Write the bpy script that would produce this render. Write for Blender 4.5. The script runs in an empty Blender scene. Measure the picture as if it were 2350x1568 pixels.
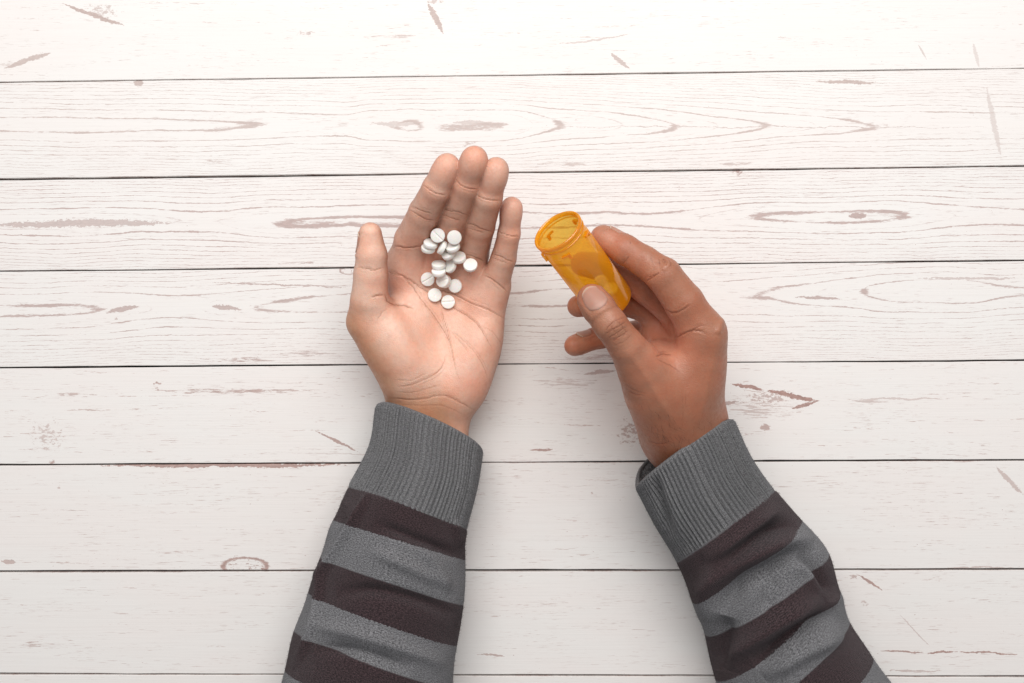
import bpy, bmesh, math, random, os
import numpy as np
from mathutils import Vector, Matrix
from mathutils.bvhtree import BVHTree

scene = bpy.context.scene
C = scene.collection
random.seed(7); rng = np.random.default_rng(7)

# ------------------------------------------------------------------ camera
H = 550.0                                   # camera height above the planks, millimetres
LENS, SENSOR = 32.0, 36.0
cam_d = bpy.data.cameras.new('camera'); cam = bpy.data.objects.new('camera', cam_d); C.objects.link(cam)
cam.location = (0, 0, H/1000); cam.rotation_euler = (0, 0, 0)
cam_d.lens = LENS; cam_d.sensor_width = SENSOR; cam_d.clip_start = 0.02; cam_d.clip_end = 50
scene.camera = cam

# ------------------------------------------------------------------ light
world = bpy.data.worlds.new('World'); scene.world = world; world.use_nodes = True
wbg = world.node_tree.nodes['Background']
wbg.inputs[0].default_value = (0.97, 0.98, 1.0, 1); wbg.inputs[1].default_value = 0.33

def area(name, loc, target, sx, sy, power, color):
    l = bpy.data.lights.new(name, 'AREA'); l.shape = 'RECTANGLE'; l.size = sx; l.size_y = sy
    l.energy = power; l.color = color
    o = bpy.data.objects.new(name, l); C.objects.link(o); o.location = loc
    d = Vector(target) - Vector(loc); o.rotation_euler = d.to_track_quat('-Z', 'Y').to_euler()
    return o
area('window_light', (0.02, 0.66, 1.02), (0, 0.05, 0.0), 1.3, 0.9, 18.6, (1.0, 0.985, 0.96))

scene.view_settings.view_transform = 'Standard'; scene.view_settings.look = 'None'
scene.view_settings.gamma = 1; scene.view_settings.exposure = 0.0
scene.cycles.max_bounces = 10; scene.cycles.transparent_max_bounces = 24
scene.cycles.use_adaptive_sampling = True; scene.cycles.adaptive_threshold = 0.02
scene.cycles.caustics_reflective = False; scene.cycles.caustics_refractive = False
try:
    scene.cycles.use_denoising = True
except Exception:
    pass

# ------------------------------------------------------------------ helpers
def sc(z): return 2350.0/((SENSOR/LENS)*(H-z))             # measured picture units per mm at height z
def W(px, py, z): s = sc(z); return np.array([(px-1175)/s, (784-py)/s, z])
def toP(co):                                                # (n,3) mm -> picture units
    s = 2350.0/((SENSOR/LENS)*(H-co[:, 2]))
    return np.stack([1175+co[:, 0]*s, 784-co[:, 1]*s], 1)

def tag(o, label=None, cat=None, group=None, kind=None):
    if label: o['label'] = label
    if cat: o['category'] = cat
    if group: o['group'] = group
    if kind: o['kind'] = kind
    return o
def mesh_obj(name, verts, faces, mat, parent=None, smooth=True, scale=0.001):
    me = bpy.data.meshes.new(name)
    me.from_pydata([tuple(v) for v in (np.asarray(verts)*scale).tolist()], [], faces)
    if smooth: me.polygons.foreach_set('use_smooth', [True]*len(me.polygons))
    if mat: me.materials.append(mat)
    o = bpy.data.objects.new(name, me); C.objects.link(o)
    if parent: o.parent = parent
    return o
def fast_mesh(name, verts, quads, mat, parent=None):
    me = bpy.data.meshes.new(name)
    n, m = len(verts), len(quads)
    me.vertices.add(n); me.vertices.foreach_set('co', (np.asarray(verts)*0.001).astype(np.float32).ravel())
    me.loops.add(m*4); me.loops.foreach_set('vertex_index', np.asarray(quads, dtype=np.int32).ravel())
    me.polygons.add(m); me.polygons.foreach_set('loop_start', np.arange(0, m*4, 4, dtype=np.int32))
    me.update(calc_edges=True); me.validate()
    me.polygons.foreach_set('use_smooth', np.ones(len(me.polygons), dtype=bool))
    if mat: me.materials.append(mat)
    o = bpy.data.objects.new(name, me); C.objects.link(o)
    if parent: o.parent = parent
    return o
def set_attr(me, name, arr):
    if arr.ndim == 2:
        a = me.attributes.new(name, 'FLOAT_COLOR', 'POINT')
        full = np.ones((len(arr), 4), np.float32); full[:, :3] = arr
        a.data.foreach_set('color', full.ravel())
    else:
        a = me.attributes.new(name, 'FLOAT', 'POINT'); a.data.foreach_set('value', arr.astype(np.float32))

class NT:                                                    # small node-tree writer
    def __init__(s, nt): s.nt = nt; s.n = nt.nodes; s.l = nt.links
    def node(s, t, **kw):
        n = s.n.new(t)
        for k, v in kw.items(): setattr(n, k, v)
        return n
    def put(s, sock, v):
        if isinstance(v, bpy.types.NodeSocket): s.l.new(v, sock)
        elif v is not None: sock.default_value = v
    def m(s, op, a=None, b=None, c=None, clamp=False):
        n = s.n.new('ShaderNodeMath'); n.operation = op; n.use_clamp = clamp
        s.put(n.inputs[0], a)
        if b is not None: s.put(n.inputs[1], b)
        if c is not None: s.put(n.inputs[2], c)
        return n.outputs[0]
    def ss(s, v, a, b, lo=0.0, hi=1.0):
        n = s.n.new('ShaderNodeMapRange'); n.interpolation_type = 'SMOOTHSTEP'
        s.put(n.inputs[0], v); s.put(n.inputs[1], a); s.put(n.inputs[2], b); s.put(n.inputs[3], lo); s.put(n.inputs[4], hi)
        return n.outputs[0]
    def noise(s, vec, scale=1, detail=2, rough=0.5, dim='3D', dist=0.0):
        n = s.n.new('ShaderNodeTexNoise'); n.noise_dimensions = dim
        s.put(n.inputs['Vector'], vec); n.inputs['Scale'].default_value = scale
        n.inputs['Detail'].default_value = detail; n.inputs['Roughness'].default_value = rough
        n.inputs['Distortion'].default_value = dist
        return n.outputs[0]
    def comb(s, x, y, z=0.0):
        n = s.n.new('ShaderNodeCombineXYZ'); s.put(n.inputs[0], x); s.put(n.inputs[1], y); s.put(n.inputs[2], z); return n.outputs[0]
    def mix(s, f, a, b, blend='MIX'):
        n = s.n.new('ShaderNodeMix'); n.data_type = 'RGBA'; n.blend_type = blend
        s.put(n.inputs[0], f); s.put(n.inputs[6], a); s.put(n.inputs[7], b); return n.outputs[2]
    def bump(s, h, strength, dist, normal=None):
        n = s.n.new('ShaderNodeBump'); n.inputs['Strength'].default_value = strength; n.inputs['Distance'].default_value = dist
        s.put(n.inputs['Height'], h)
        if normal is not None: s.put(n.inputs['Normal'], normal)
        return n.outputs[0]
def new_mat(name):
    m = bpy.data.materials.new(name); m.use_nodes = True
    t = NT(m.node_tree); b = m.node_tree.nodes['Principled BSDF']
    return m, t, b
def col(r, g, b): return (r, g, b, 1)

# ------------------------------------------------------------------ planks
def gauss_group():
    g = bpy.data.node_groups.new('grain_eye', 'ShaderNodeTree')
    for nm in ('x', 'y', 'x0', 'y0', 'ix', 'iy', 'amp'):
        g.interface.new_socket(nm, in_out='INPUT', socket_type='NodeSocketFloat')
    g.interface.new_socket('out', in_out='OUTPUT', socket_type='NodeSocketFloat')
    t = NT(g); i = t.node('NodeGroupInput'); o = t.node('NodeGroupOutput')
    dx = t.m('MULTIPLY', t.m('SUBTRACT', i.outputs['x'], i.outputs['x0']), i.outputs['ix'])
    dy = t.m('MULTIPLY', t.m('SUBTRACT', i.outputs['y'], i.outputs['y0']), i.outputs['iy'])
    r2 = t.m('ADD', t.m('MULTIPLY', dx, dx), t.m('MULTIPLY', dy, dy))
    t.put(o.inputs[0], t.m('MULTIPLY', t.m('POWER', 2.718, t.m('MULTIPLY', r2, -1.0)), i.outputs['amp']))
    return g
def stroke_group():                        # 1 on a tapered streak from A to B
    g = bpy.data.node_groups.new('scrape_streak', 'ShaderNodeTree')
    for nm in ('x', 'y', 'ax', 'ay', 'tx', 'ty', 'il', 'iw'):
        g.interface.new_socket(nm, in_out='INPUT', socket_type='NodeSocketFloat')
    g.interface.new_socket('out', in_out='OUTPUT', socket_type='NodeSocketFloat')
    t = NT(g); i = t.node('NodeGroupInput'); o = t.node('NodeGroupOutput')
    dx = t.m('SUBTRACT', i.outputs['x'], i.outputs['ax']); dy = t.m('SUBTRACT', i.outputs['y'], i.outputs['ay'])
    s = t.m('MULTIPLY', t.m('ADD', t.m('MULTIPLY', dx, i.outputs['tx']), t.m('MULTIPLY', dy, i.outputs['ty'])), i.outputs['il'])   # 0..1
    d = t.m('ABSOLUTE', t.m('SUBTRACT', t.m('MULTIPLY', dy, i.outputs['tx']), t.m('MULTIPLY', dx, i.outputs['ty'])))
    sc_ = t.m('SUBTRACT', t.m('MULTIPLY', s, 2.0), 1.0)
    prof = t.m('SUBTRACT', 1.0, t.m('POWER', t.m('ABSOLUTE', sc_), 2.5))
    a = t.m('SUBTRACT', prof, t.m('MULTIPLY', d, i.outputs['iw']))
    t.put(o.inputs[0], t.m('MULTIPLY', a, 1.0, clamp=True))
    return g
GAUSS, STROKE = gauss_group(), stroke_group()

def plank_material(idx, y_mid, grain, eyes, strokes, blotch, edge_wear, warm):
    m, t, b = new_mat('white_painted_plank')
    geo = t.node('ShaderNodeNewGeometry'); sep = t.node('ShaderNodeSeparateXYZ'); t.put(sep.inputs[0], geo.outputs['Position'])
    x = t.m('MULTIPLY', sep.outputs[0], 1000.0); y0 = t.m('MULTIPLY', sep.outputs[1], 1000.0)
    seed = idx*137.3
    wob = t.noise(t.comb(t.m('MULTIPLY', x, 0.012), t.m('MULTIPLY', y0, 0.03), seed), 1, 3)
    jit = t.noise(t.comb(t.m('MULTIPLY', x, 0.22), t.m('MULTIPLY', y0, 0.5), seed+9), 1, 3, .6)
    wob2 = t.noise(t.comb(t.m('MULTIPLY', x, 0.06), t.m('MULTIPLY', y0, 0.06), seed+5), 1, 2)
    y = t.m('ADD', y0, t.m('MULTIPLY', t.m('SUBTRACT', wob, 0.5), 7.0))
    y = t.m('ADD', y, t.m('MULTIPLY', t.m('SUBTRACT', jit, 0.5), 1.1))
    if 'cath' in grain:                                       # flat-sawn figure: nested loops about a centre line
        (yl, yr), kq, eyes_x, ramp = grain['cath']
        A, B = W(0, yl, 0), W(2350, yr, 0); sl = (B[1]-A[1])/(B[0]-A[0])
        dy = t.m('SUBTRACT', y, t.m('ADD', t.m('MULTIPLY', x, sl), A[1]-A[0]*sl))
        h = t.m('ADD', t.m('MULTIPLY', t.m('MULTIPLY', dy, dy), kq), 0.95)
        for xc, rx, dp in eyes_x:
            u = t.m('MULTIPLY', t.m('SUBTRACT', x, (xc-1175)/sc(0)), sc(0)/rx)
            u = t.m('MULTIPLY', u, u)
            h = t.m('SUBTRACT', h, t.m('MULTIPLY', t.m('POWER', 2.718, t.m('MULTIPLY', t.m('MULTIPLY', u, u), -1.0)), dp))
        if ramp: h = t.m('ADD', h, t.ss(x, (ramp[0]-1175)/sc(0), (ramp[1]-1175)/sc(0), 0.0, ramp[2]))
    else: h = t.m('MULTIPLY', y, 1.0/grain['pitch'])
    h = t.m('ADD', h, t.m('MULTIPLY', t.noise(t.comb(t.m('MULTIPLY', x, 0.006), t.m('MULTIPLY', y0, 0.05), seed+3), 1, 2), grain.get('warp', 3.0)))
    for (px, py, rx, ry, amp) in eyes:
        w = W(px, py, 0)
        n = t.node('ShaderNodeGroup', node_tree=GAUSS); t.put(n.inputs['x'], x); t.put(n.inputs['y'], y)
        n.inputs['x0'].default_value = w[0]; n.inputs['y0'].default_value = w[1]
        n.inputs['ix'].default_value = 3.8/rx; n.inputs['iy'].default_value = 3.8/ry; n.inputs['amp'].default_value = amp
        h = t.m('ADD', h, n.outputs[0])
    tri = t.m('ABSOLUTE', t.m('SUBTRACT', t.m('FRACT', h), 0.5))                 # 0 on a grain line
    brk = t.noise(t.comb(t.m('MULTIPLY', x, 0.05), t.m('MULTIPLY', y0, 0.35), seed+21), 1, 3, .62)
    fine = t.noise(t.comb(t.m('MULTIPLY', x, 0.35), t.m('MULTIPLY', y0, 2.2), seed+33), 1, 3, .65)
    width = t.m('MULTIPLY', t.m('SUBTRACT', t.m('ADD', t.m('MULTIPLY', brk, 1.0), t.m('MULTIPLY', fine, 0.75)), grain['thr']), grain.get('w', 0.42))
    line = t.ss(t.m('SUBTRACT', width, tri), -0.015, 0.04)
    line = t.m('MULTIPLY', line, grain['amt'])
    if 'cath' in grain:
        tri2 = t.m('ABSOLUTE', t.m('SUBTRACT', t.m('FRACT', t.m('ADD', t.m('MULTIPLY', h, 2.0), 0.5)), 0.5))
        l2 = t.ss(t.m('SUBTRACT', t.m('SUBTRACT', width, 0.04), tri2), -0.015, 0.05)
        line = t.m('MAXIMUM', line, t.m('MULTIPLY', l2, 0.55))
    if 'cath' in grain: line = t.m('MULTIPLY', line, t.ss(h, 0.0, 0.12))
    # fine thin dashes
    dash = t.noise(t.comb(t.m('MULTIPLY', x, 0.10), t.m('MULTIPLY', y0, 2.6), seed+51), 1, 4, .6)
    dashm = t.noise(t.comb(t.m('MULTIPLY', x, 0.02), t.m('MULTIPLY', y0, 0.12), seed+61), 1, 2)
    dsh = t.m('MULTIPLY', t.ss(dash, 0.60, 0.69), t.ss(dashm, 0.40, 0.60))
    line = t.m('MAXIMUM', line, t.m('MULTIPLY', dsh, grain.get('dash', 0.5)))
    # specks
    spk = t.noise(t.comb(t.m('MULTIPLY', x, 0.45), t.m('MULTIPLY', y0, 0.9), seed+71), 1, 2)
    line = t.m('MAXIMUM', line, t.m('MULTIPLY', t.ss(spk, 0.755, 0.80), 0.8))
    chip = t.noise(t.comb(t.m('MULTIPLY', x, 0.5), t.m('MULTIPLY', y0, 0.9), seed+81), 1, 4, .68)
    chip2 = t.noise(t.comb(t.m('MULTIPLY', x, 0.33), t.m('MULTIPLY', y0, 0.5), seed+83), 1, 5, .72)
    chipx = t.noise(t.comb(t.m('MULTIPLY', x, 0.10), t.m('MULTIPLY', y0, 0.9), seed+85), 1, 5, .72)
    for (ax, ay, bx, by, wd, op) in strokes:
        A, B = W(ax, ay, 0), W(bx, by, 0); d = B-A; L = math.hypot(d[0], d[1])
        n = t.node('ShaderNodeGroup', node_tree=STROKE); t.put(n.inputs['x'], x)
        t.put(n.inputs['y'], t.m('ADD', y0, t.m('ADD', t.m('MULTIPLY', t.m('SUBTRACT', jit, 0.5), 2.0), t.m('MULTIPLY', t.m('SUBTRACT', wob2, 0.5), 3.5))))
        for k, v in zip(('ax', 'ay', 'tx', 'ty', 'il', 'iw'), (A[0], A[1], d[0]/L, d[1]/L, 1/L, 3.8/wd)): n.inputs[k].default_value = v
        v = t.ss(t.m('ADD', n.outputs[0], t.m('MULTIPLY', t.m('SUBTRACT', chip, .5), 1.7)), 0.22, 0.40)
        v = t.m('MULTIPLY', v, t.m('GREATER_THAN', n.outputs[0], 0.01))
        line = t.m('MAXIMUM', line, t.m('MULTIPLY', v, op))
    for (px, py, rx, ry, op, ring) in blotch:                                    # worn patches and knots
        w = W(px, py, 0)
        n = t.node('ShaderNodeGroup', node_tree=GAUSS); t.put(n.inputs['x'], x); t.put(n.inputs['y'], y0)
        n.inputs['x0'].default_value = w[0]; n.inputs['y0'].default_value = w[1]
        n.inputs['ix'].default_value = 3.8/rx; n.inputs['iy'].default_value = 3.8/ry; n.inputs['amp'].default_value = 1
        if ring:
            e = t.m('ABSOLUTE', t.m('SUBTRACT', t.m('ADD', n.outputs[0], t.m('MULTIPLY', t.m('SUBTRACT', chip, .5), .25)), 0.45))
            v = t.ss(e, 0.13, 0.03)
            v = t.m('MAXIMUM', v, t.m('MULTIPLY', t.m('GREATER_THAN', n.outputs[0], 0.5), t.ss(chip, 0.56, 0.62)))
        else:
            nz = chipx if rx > 3*ry else chip2
            v = t.ss(t.m('ADD', t.m('MULTIPLY', n.outputs[0], 0.42), nz), 0.86, 0.94)
        line = t.m('MAXIMUM', line, t.m('MULTIPLY', v, op))
    # worn arris
    if edge_wear:
        uv = t.node('ShaderNodeAttribute', attribute_name='edge'); ed = uv.outputs['Fac']      # mm from the long edge
        en = t.noise(t.comb(t.m('MULTIPLY', x, 0.03), seed, 0.0), 1, 3, .6)
        ww = t.m('MULTIPLY', t.m('ADD', t.m('SUBTRACT', en, 0.5), t.m('MULTIPLY', t.m('SUBTRACT', chip, .5), .5)), edge_wear*8)
        line = t.m('MAXIMUM', line, t.m('MULTIPLY', t.ss(t.m('SUBTRACT', ww, ed), -0.1, 0.25), 0.8))
    tint = t.noise(t.comb(t.m('MULTIPLY', x, 0.011), t.m('MULTIPLY', y0, 0.03), seed+91), 1, 3)
    paint = t.mix(t.ss(tint, 0.35, 0.68), col(0.80, 0.772, 0.752), col(0.805, 0.76, 0.738))
    stk = t.noise(t.comb(t.m('MULTIPLY', x, 0.02), t.m('MULTIPLY', y0, 1.1), seed+95), 1, 4, .6)
    paint = t.mix(t.ss(stk, 0.4, 0.75, 0.0, 0.14), paint, col(0.66, 0.60, 0.575))
    bare = t.mix(t.ss(fine, 0.35, 0.65), col(*[c*warm[1] for c in warm[0]]), col(*warm[0]))
    c = t.mix(line, paint, bare)
    t.put(b.inputs['Base Color'], c)
    b.inputs['Roughness'].default_value = 0.55; b.inputs['Specular IOR Level'].default_value = 0.3
    t.put(b.inputs['Normal'], t.bump(stk, 0.25, 0.0003))
    return m

mat_base, t_, b_ = new_mat('dark_gap_board'); b_.inputs['Base Color'].default_value = col(0.018, 0.02, 0.018); b_.inputs['Roughness'].default_value = 0.9
base = mesh_obj('table_top', [(-480, -330, -14), (480, -330, -14), (480, 330, -14), (-480, 330, -14),
                              (-480, -330, -5), (480, -330, -5), (480, 330, -5), (-480, 330, -5)],
                [(3, 2, 1, 0), (4, 5, 6, 7), (0, 1, 5, 4), (1, 2, 6, 5), (2, 3, 7, 6), (3, 0, 4, 7)], mat_base, None, False)
tag(base, kind='structure')

# seams between the planks: height in the picture at its left and right border, gap in mm
SEAMS = [(-62, -90, 1.0), (189, 157, 0.55), (412, 381, 1.15), (623, 598, 0.75), (844, 827, 0.8), (1067, 1056, 0.95), (1312, 1307, 1.35), (1547, 1553, 0.9), (1790, 1800, 1.0)]
MAUVE = ((0.46, 0.32, 0.295), 0.78); RED = ((0.44, 0.265, 0.23), 0.70); GREYB = ((0.50, 0.375, 0.34), 0.78)
PL = [
 dict(grain=dict(pitch=7.0, thr=0.97, amt=0.65, dash=0.85), eyes=[(720, 120, 300, 40, 2.0)],
      strokes=[(135, 5, 298, 66, 7, .85), (978, 0, 1020, 82, 9, .8), (1398, 120, 1448, 162, 7, .7), (0, 160, 125, 120, 8, .7), (2105, 98, 2128, 142, 3, .5), (2232, 92, 2248, 160, 6, .35), (1260, 106, 1460, 78, 3, .5)],
      blotch=[(235, 25, 66, 30, .6, 0), (700, 76, 34, 12, .65, 0), (900, 84, 110, 9, .6, 0), (20, 148, 50, 16, .6, 0), (1000, 2, 34, 14, .6, 0)], edge_wear=0.10, warm=GREYB),
 dict(grain=dict(cath=((286, 290), .0125, [(170, 565, .98), (890, 75, .60), (1085, 150, .80)], (1120, 2150, 3.4)), thr=0.64, amt=0.72, warp=.8, dash=0.75, w=.23), eyes=[],
      strokes=[(1858, 187, 2025, 189, 6, .8), (305, 189, 332, 192, 12, .75), (2262, 190, 2300, 375, 9, .38), (1175, 291, 2350, 292, 1.3, .6), (840, 284, 975, 284, 7, .45), (1030, 282, 1140, 280, 7, .5)],
      blotch=[(1075, 332, 30, 12, .6, 0), (500, 372, 90, 12, .6, 0), (1300, 376, 110, 12, .6, 0), (1680, 376, 90, 10, .6, 0)], edge_wear=0.16, warm=GREYB),
 dict(grain=dict(cath=((512, 498), .0115, [(120, 330, .47), (805, 285, .80), (1890, 275, .82)], None), thr=0.62, amt=0.78, warp=.65, dash=0.75, w=.24), eyes=[],
      strokes=[(-60, 517, 420, 510, 12, .6), (1944, 496, 1994, 497, 9, .8)],
      blotch=[(1692, 396, 24, 12, .9, 0), (690, 604, 80, 9, .7, 0)], edge_wear=0.12, warm=MAUVE),
 dict(grain=dict(cath=((716, 668), .0095, [(40, 300, 1.15), (900, 440, 1.25), (2330, 500, 1.0), (2130, 140, .5), (1400, 170, .7)], None), thr=0.70, amt=0.76, warp=1.1, dash=0.75, w=.24), eyes=[],
      strokes=[(480, 703, 560, 712, 8, .7), (240, 716, 325, 703, 8, .7), (1818, 684, 1940, 686, 5, .75), (450, 648, 830, 660, 2.5, .7), (2095, 637, 2350, 640, 4, .5)],
      blotch=[(266, 730, 8, 8, .9, 0), (800, 621, 22, 10, .8, 1), (560, 826, 150, 12, .75, 0), (690, 812, 120, 14, .6, 0), (1390, 820, 200, 12, .6, 0)], edge_wear=0.14, warm=MAUVE),
 dict(grain=dict(pitch=8.0, thr=0.97, amt=0.6, dash=0.85), eyes=[(1780, 905, 160, 40, 2.0)],
      strokes=[(718, 986, 832, 1040, 4.5, .8), (1672, 880, 1760, 898, 6, .95), (1750, 896, 1885, 922, 8, .95), (1810, 942, 1885, 918, 6, .9), (1210, 1032, 1276, 1033, 4, .85), (1330, 860, 1420, 850, 5, .6), (1620, 930, 1700, 920, 7, .7), (1740, 985, 1770, 978, 10, .7), (650, 1040, 1000, 1042, 2, .3), (1950, 917, 2200, 914, 3, .4)],
      blotch=[(1450, 990, 54, 62, .62, 0), (362, 884, 14, 18, .8, 0), (540, 898, 330, 11, .72, 0), (110, 1000, 60, 60, .46, 0), (1760, 915, 100, 34, .6, 0), (1750, 940, 130, 40, .5, 0), (170, 905, 130, 9, .55, 0), (120, 1062, 22, 9, .75, 0), (2000, 920, 80, 12, .45, 0), (1300, 880, 130, 22, .42, 0)], edge_wear=0.10, warm=RED),
 dict(grain=dict(pitch=9.0, thr=1.0, amt=0.45, dash=0.75), eyes=[],
      strokes=[(195, 1069, 840, 1068, 7, .85), (840, 1068, 1130, 1066, 6, .8), (2282, 1066, 2352, 1140, 7, .5), (0, 1288, 40, 1292, 7, .6), (2110, 1308, 2350, 1300, 3, .5)],
      blotch=[(562, 1300, 56, 22, .85, 1), (1359, 1131, 7, 5, .9, 0), (135, 1118, 8, 10, .5, 0), (100, 1292, 160, 5, .55, 0), (270, 1284, 10, 8, .6, 0)], edge_wear=0.13, warm=RED),
 dict(grain=dict(pitch=9.0, thr=1.0, amt=0.45, dash=0.75), eyes=[],
      strokes=[(1962, 1314, 2030, 1358, 3.5, .85), (2010, 1492, 2130, 1500, 3, .85), (2120, 1502, 2200, 1495, 4, .9), (2190, 1496, 2352, 1503, 3, .85), (2060, 1405, 2140, 1490, 2, .4), (1090, 1503, 1165, 1506, 3, .65), (2030, 1540, 2170, 1540, 3, .5)],
      blotch=[(1960, 1325, 20, 12, .6, 0), (1985, 1385, 18, 14, .5, 0), (1140, 1412, 30, 8, .6, 0), (80, 1480, 70, 14, .6, 0)], edge_wear=0.11, warm=RED),
 dict(grain=dict(pitch=8.0, thr=1.04, amt=0.4, dash=0.42), eyes=[], strokes=[], blotch=[], edge_wear=0.11, warm=RED),
]
XS = np.linspace(-470, 470, 120)
def seam_y(k, x, side):
    a, b, g = SEAMS[k]
    px = 1175+x*sc(0)
    yc = (784-(a+(b-a)*px/2350))/sc(0)
    return yc+side*g/2
for k in range(8):
    jag = lambda: np.convolve(rng.normal(0, 1, 140), [.25, .5, .25], 'same')[:120]*0.09+np.interp(np.arange(120), np.arange(0, 121, 10), rng.normal(0, .13, 13))
    nj, nk = jag(), jag()
    top = seam_y(k, XS, -1)+nj; bot = seam_y(k+1, XS, 1)+nk
    rows = []
    for yy, zz in ((bot, -5.0), (bot, -0.35), (bot+0.3, 0.0), (bot+6, 0.0), (top-6, 0.0), (top-0.3, 0.0), (top, -0.35), (top, -5.0)):
        rows.append(np.stack([XS, yy, np.full_like(XS, zz)], 1))
    V = np.concatenate(rows); n = len(XS); F = []
    for r in range(len(rows)-1):
        for i in range(n-1): F.append((r*n+i, r*n+i+1, (r+1)*n+i+1, (r+1)*n+i))
    F.append(tuple(r*n for r in range(len(rows)))[::-1]); F.append(tuple(r*n+n-1 for r in range(len(rows))))
    p = PL[k]
    o = mesh_obj('plank', V, F, plank_material(k, 0, p['grain'], p['eyes'], p['strokes'], p['blotch'], p['edge_wear'], p['warm']), base, False)
    set_attr(o.data, 'edge', np.repeat(np.array([0, 0, .3, 6, 6, .3, 0, 0.]), n))

# ------------------------------------------------------------------ implicit modelling
def smin(a, b, k):
    h = np.maximum(k-np.abs(a-b), 0)/k
    return np.minimum(a, b)-h*h*k*0.25
class Sdf:
    FAR = 40.0
    def __init__(s, lo, hi, h):
        s.h = h; s.ax = [np.arange(lo[i], hi[i]+h, h, dtype=np.float32) for i in range(3)]
        s.lo = np.array([a[0] for a in s.ax]); s.shape = tuple(len(a) for a in s.ax)
    def new(s): return np.full(s.shape, s.FAR, np.float32)
    def sub(s, lo, hi):
        sl = []
        for i in range(3):
            a = max(0, int((lo[i]-s.ax[i][0])/s.h)); b = min(s.shape[i], int((hi[i]-s.ax[i][0])/s.h)+2)
            sl.append(slice(a, max(a, b)))
        X, Y, Z = s.ax[0][sl[0]][:, None, None], s.ax[1][sl[1]][None, :, None], s.ax[2][sl[2]][None, None, :]
        return tuple(sl), X, Y, Z
    def cone(s, F, a, b, r1, r2, k, flat=None, carve=False):
        a = np.asarray(a, float); b = np.asarray(b, float); m = max(r1, r2)*(1.6 if flat else 1)+k+6
        sl, X, Y, Z = s.sub(np.minimum(a, b)-m, np.maximum(a, b)+m)
        if 0 in F[sl].shape: return
        ba = b-a; L2 = float(ba@ba)+1e-9
        x, y, z = X-a[0], Y-a[1], Z-a[2]
        t = np.clip((x*ba[0]+y*ba[1]+z*ba[2])/L2, 0, 1)
        x = x-t*ba[0]; y = y-t*ba[1]; z = z-t*ba[2]
        q = x*x+y*y+z*z
        if flat:
            n, f = flat; dn = x*n[0]+y*n[1]+z*n[2]; q = q-dn*dn+(dn/f)**2
        d = (np.sqrt(q)-(r1+(r2-r1)*t)).astype(np.float32)
        if flat: d *= min(1, flat[1])
        F[sl] = -smin(-F[sl], d, k) if carve else smin(F[sl], d, k)
    def ell(s, F, c, r, R, k, carve=False):
        c = np.asarray(c, float); m = max(r)+k+6
        sl, X, Y, Z = s.sub(c-m, c+m)
        if 0 in F[sl].shape: return
        x, y, z = X-c[0], Y-c[1], Z-c[2]
        k0 = 0; k1 = 0
        for i in range(3):
            u = x*R[i][0]+y*R[i][1]+z*R[i][2]
            k0 = k0+(u/r[i])**2; k1 = k1+(u/(r[i]*r[i]))**2
        k0 = np.sqrt(k0); d = (k0*(k0-1)/(np.sqrt(k1)+1e-6)).astype(np.float32)
        F[sl] = -smin(-F[sl], d, k) if carve else smin(F[sl], d, k)
def surface_nets(D, lo, h):
    s = D < 0
    c = [s[i:s.shape[0]-1+i, j:s.shape[1]-1+j, k:s.shape[2]-1+k] for i in (0, 1) for j in (0, 1) for k in (0, 1)]
    cnt = np.zeros(c[0].shape, np.uint8)
    for a in c: cnt += a
    I = np.argwhere((cnt > 0) & (cnt < 8))
    idx = np.full(c[0].shape, -1, np.int64); idx[I[:, 0], I[:, 1], I[:, 2]] = np.arange(len(I))
    off = [(i, j, k) for i in (0, 1) for j in (0, 1) for k in (0, 1)]
    dv = [D[I[:, 0]+o[0], I[:, 1]+o[1], I[:, 2]+o[2]] for o in off]
    acc = np.zeros((len(I), 3)); n = np.zeros(len(I))
    for a in range(8):
        for b in range(a+1, 8):
            if sum(abs(off[a][q]-off[b][q]) for q in range(3)) != 1: continue
            m = (dv[a] < 0) != (dv[b] < 0)
            t = np.where(m, dv[a]/np.where(m, dv[a]-dv[b], 1), 0)
            p = np.array(off[a])[None]+t[:, None]*(np.array(off[b])-np.array(off[a]))[None]
            acc += p*m[:, None]; n += m
    V = (I+acc/n[:, None])*h+lo
    Q = []
    for ax in range(3):
        u, v = (ax+1) % 3, (ax+2) % 3
        sa = np.take(s, range(s.shape[ax]-1), ax); sb = np.take(s, range(1, s.shape[ax]), ax)
        E = np.argwhere(sa != sb)
        ok = (E[:, u] > 0) & (E[:, v] > 0) & (E[:, u] < s.shape[u]-1) & (E[:, v] < s.shape[v]-1)
        E = E[ok]; ins = sa[E[:, 0], E[:, 1], E[:, 2]]
        def cell(du, dw):
            e = E.copy(); e[:, u] -= du; e[:, v] -= dw; return idx[e[:, 0], e[:, 1], e[:, 2]]
        q = np.stack([cell(1, 1), cell(0, 1), cell(0, 0), cell(1, 0)], 1)
        q[~ins] = q[~ins][:, ::-1]; Q.append(q)
    Q = np.concatenate(Q); Q = Q[(Q >= 0).all(1)]
    return V, Q
def smooth_verts(V, Q, it, lam=0.5):
    E = np.concatenate([Q[:, [0, 1]], Q[:, [1, 2]], Q[:, [2, 3]], Q[:, [3, 0]]])
    deg = np.bincount(E.ravel(), minlength=len(V)).astype(float)
    for i in range(it):
        for l in (lam, -lam*1.02) if i % 1 == 0 else (lam,):
            A = np.stack([np.bincount(E[:, 0], V[E[:, 1], q], len(V))+np.bincount(E[:, 1], V[E[:, 0], q], len(V)) for q in range(3)], 1)
            V = V+l*(A/np.maximum(deg, 1)[:, None]-V)
    return V
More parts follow.
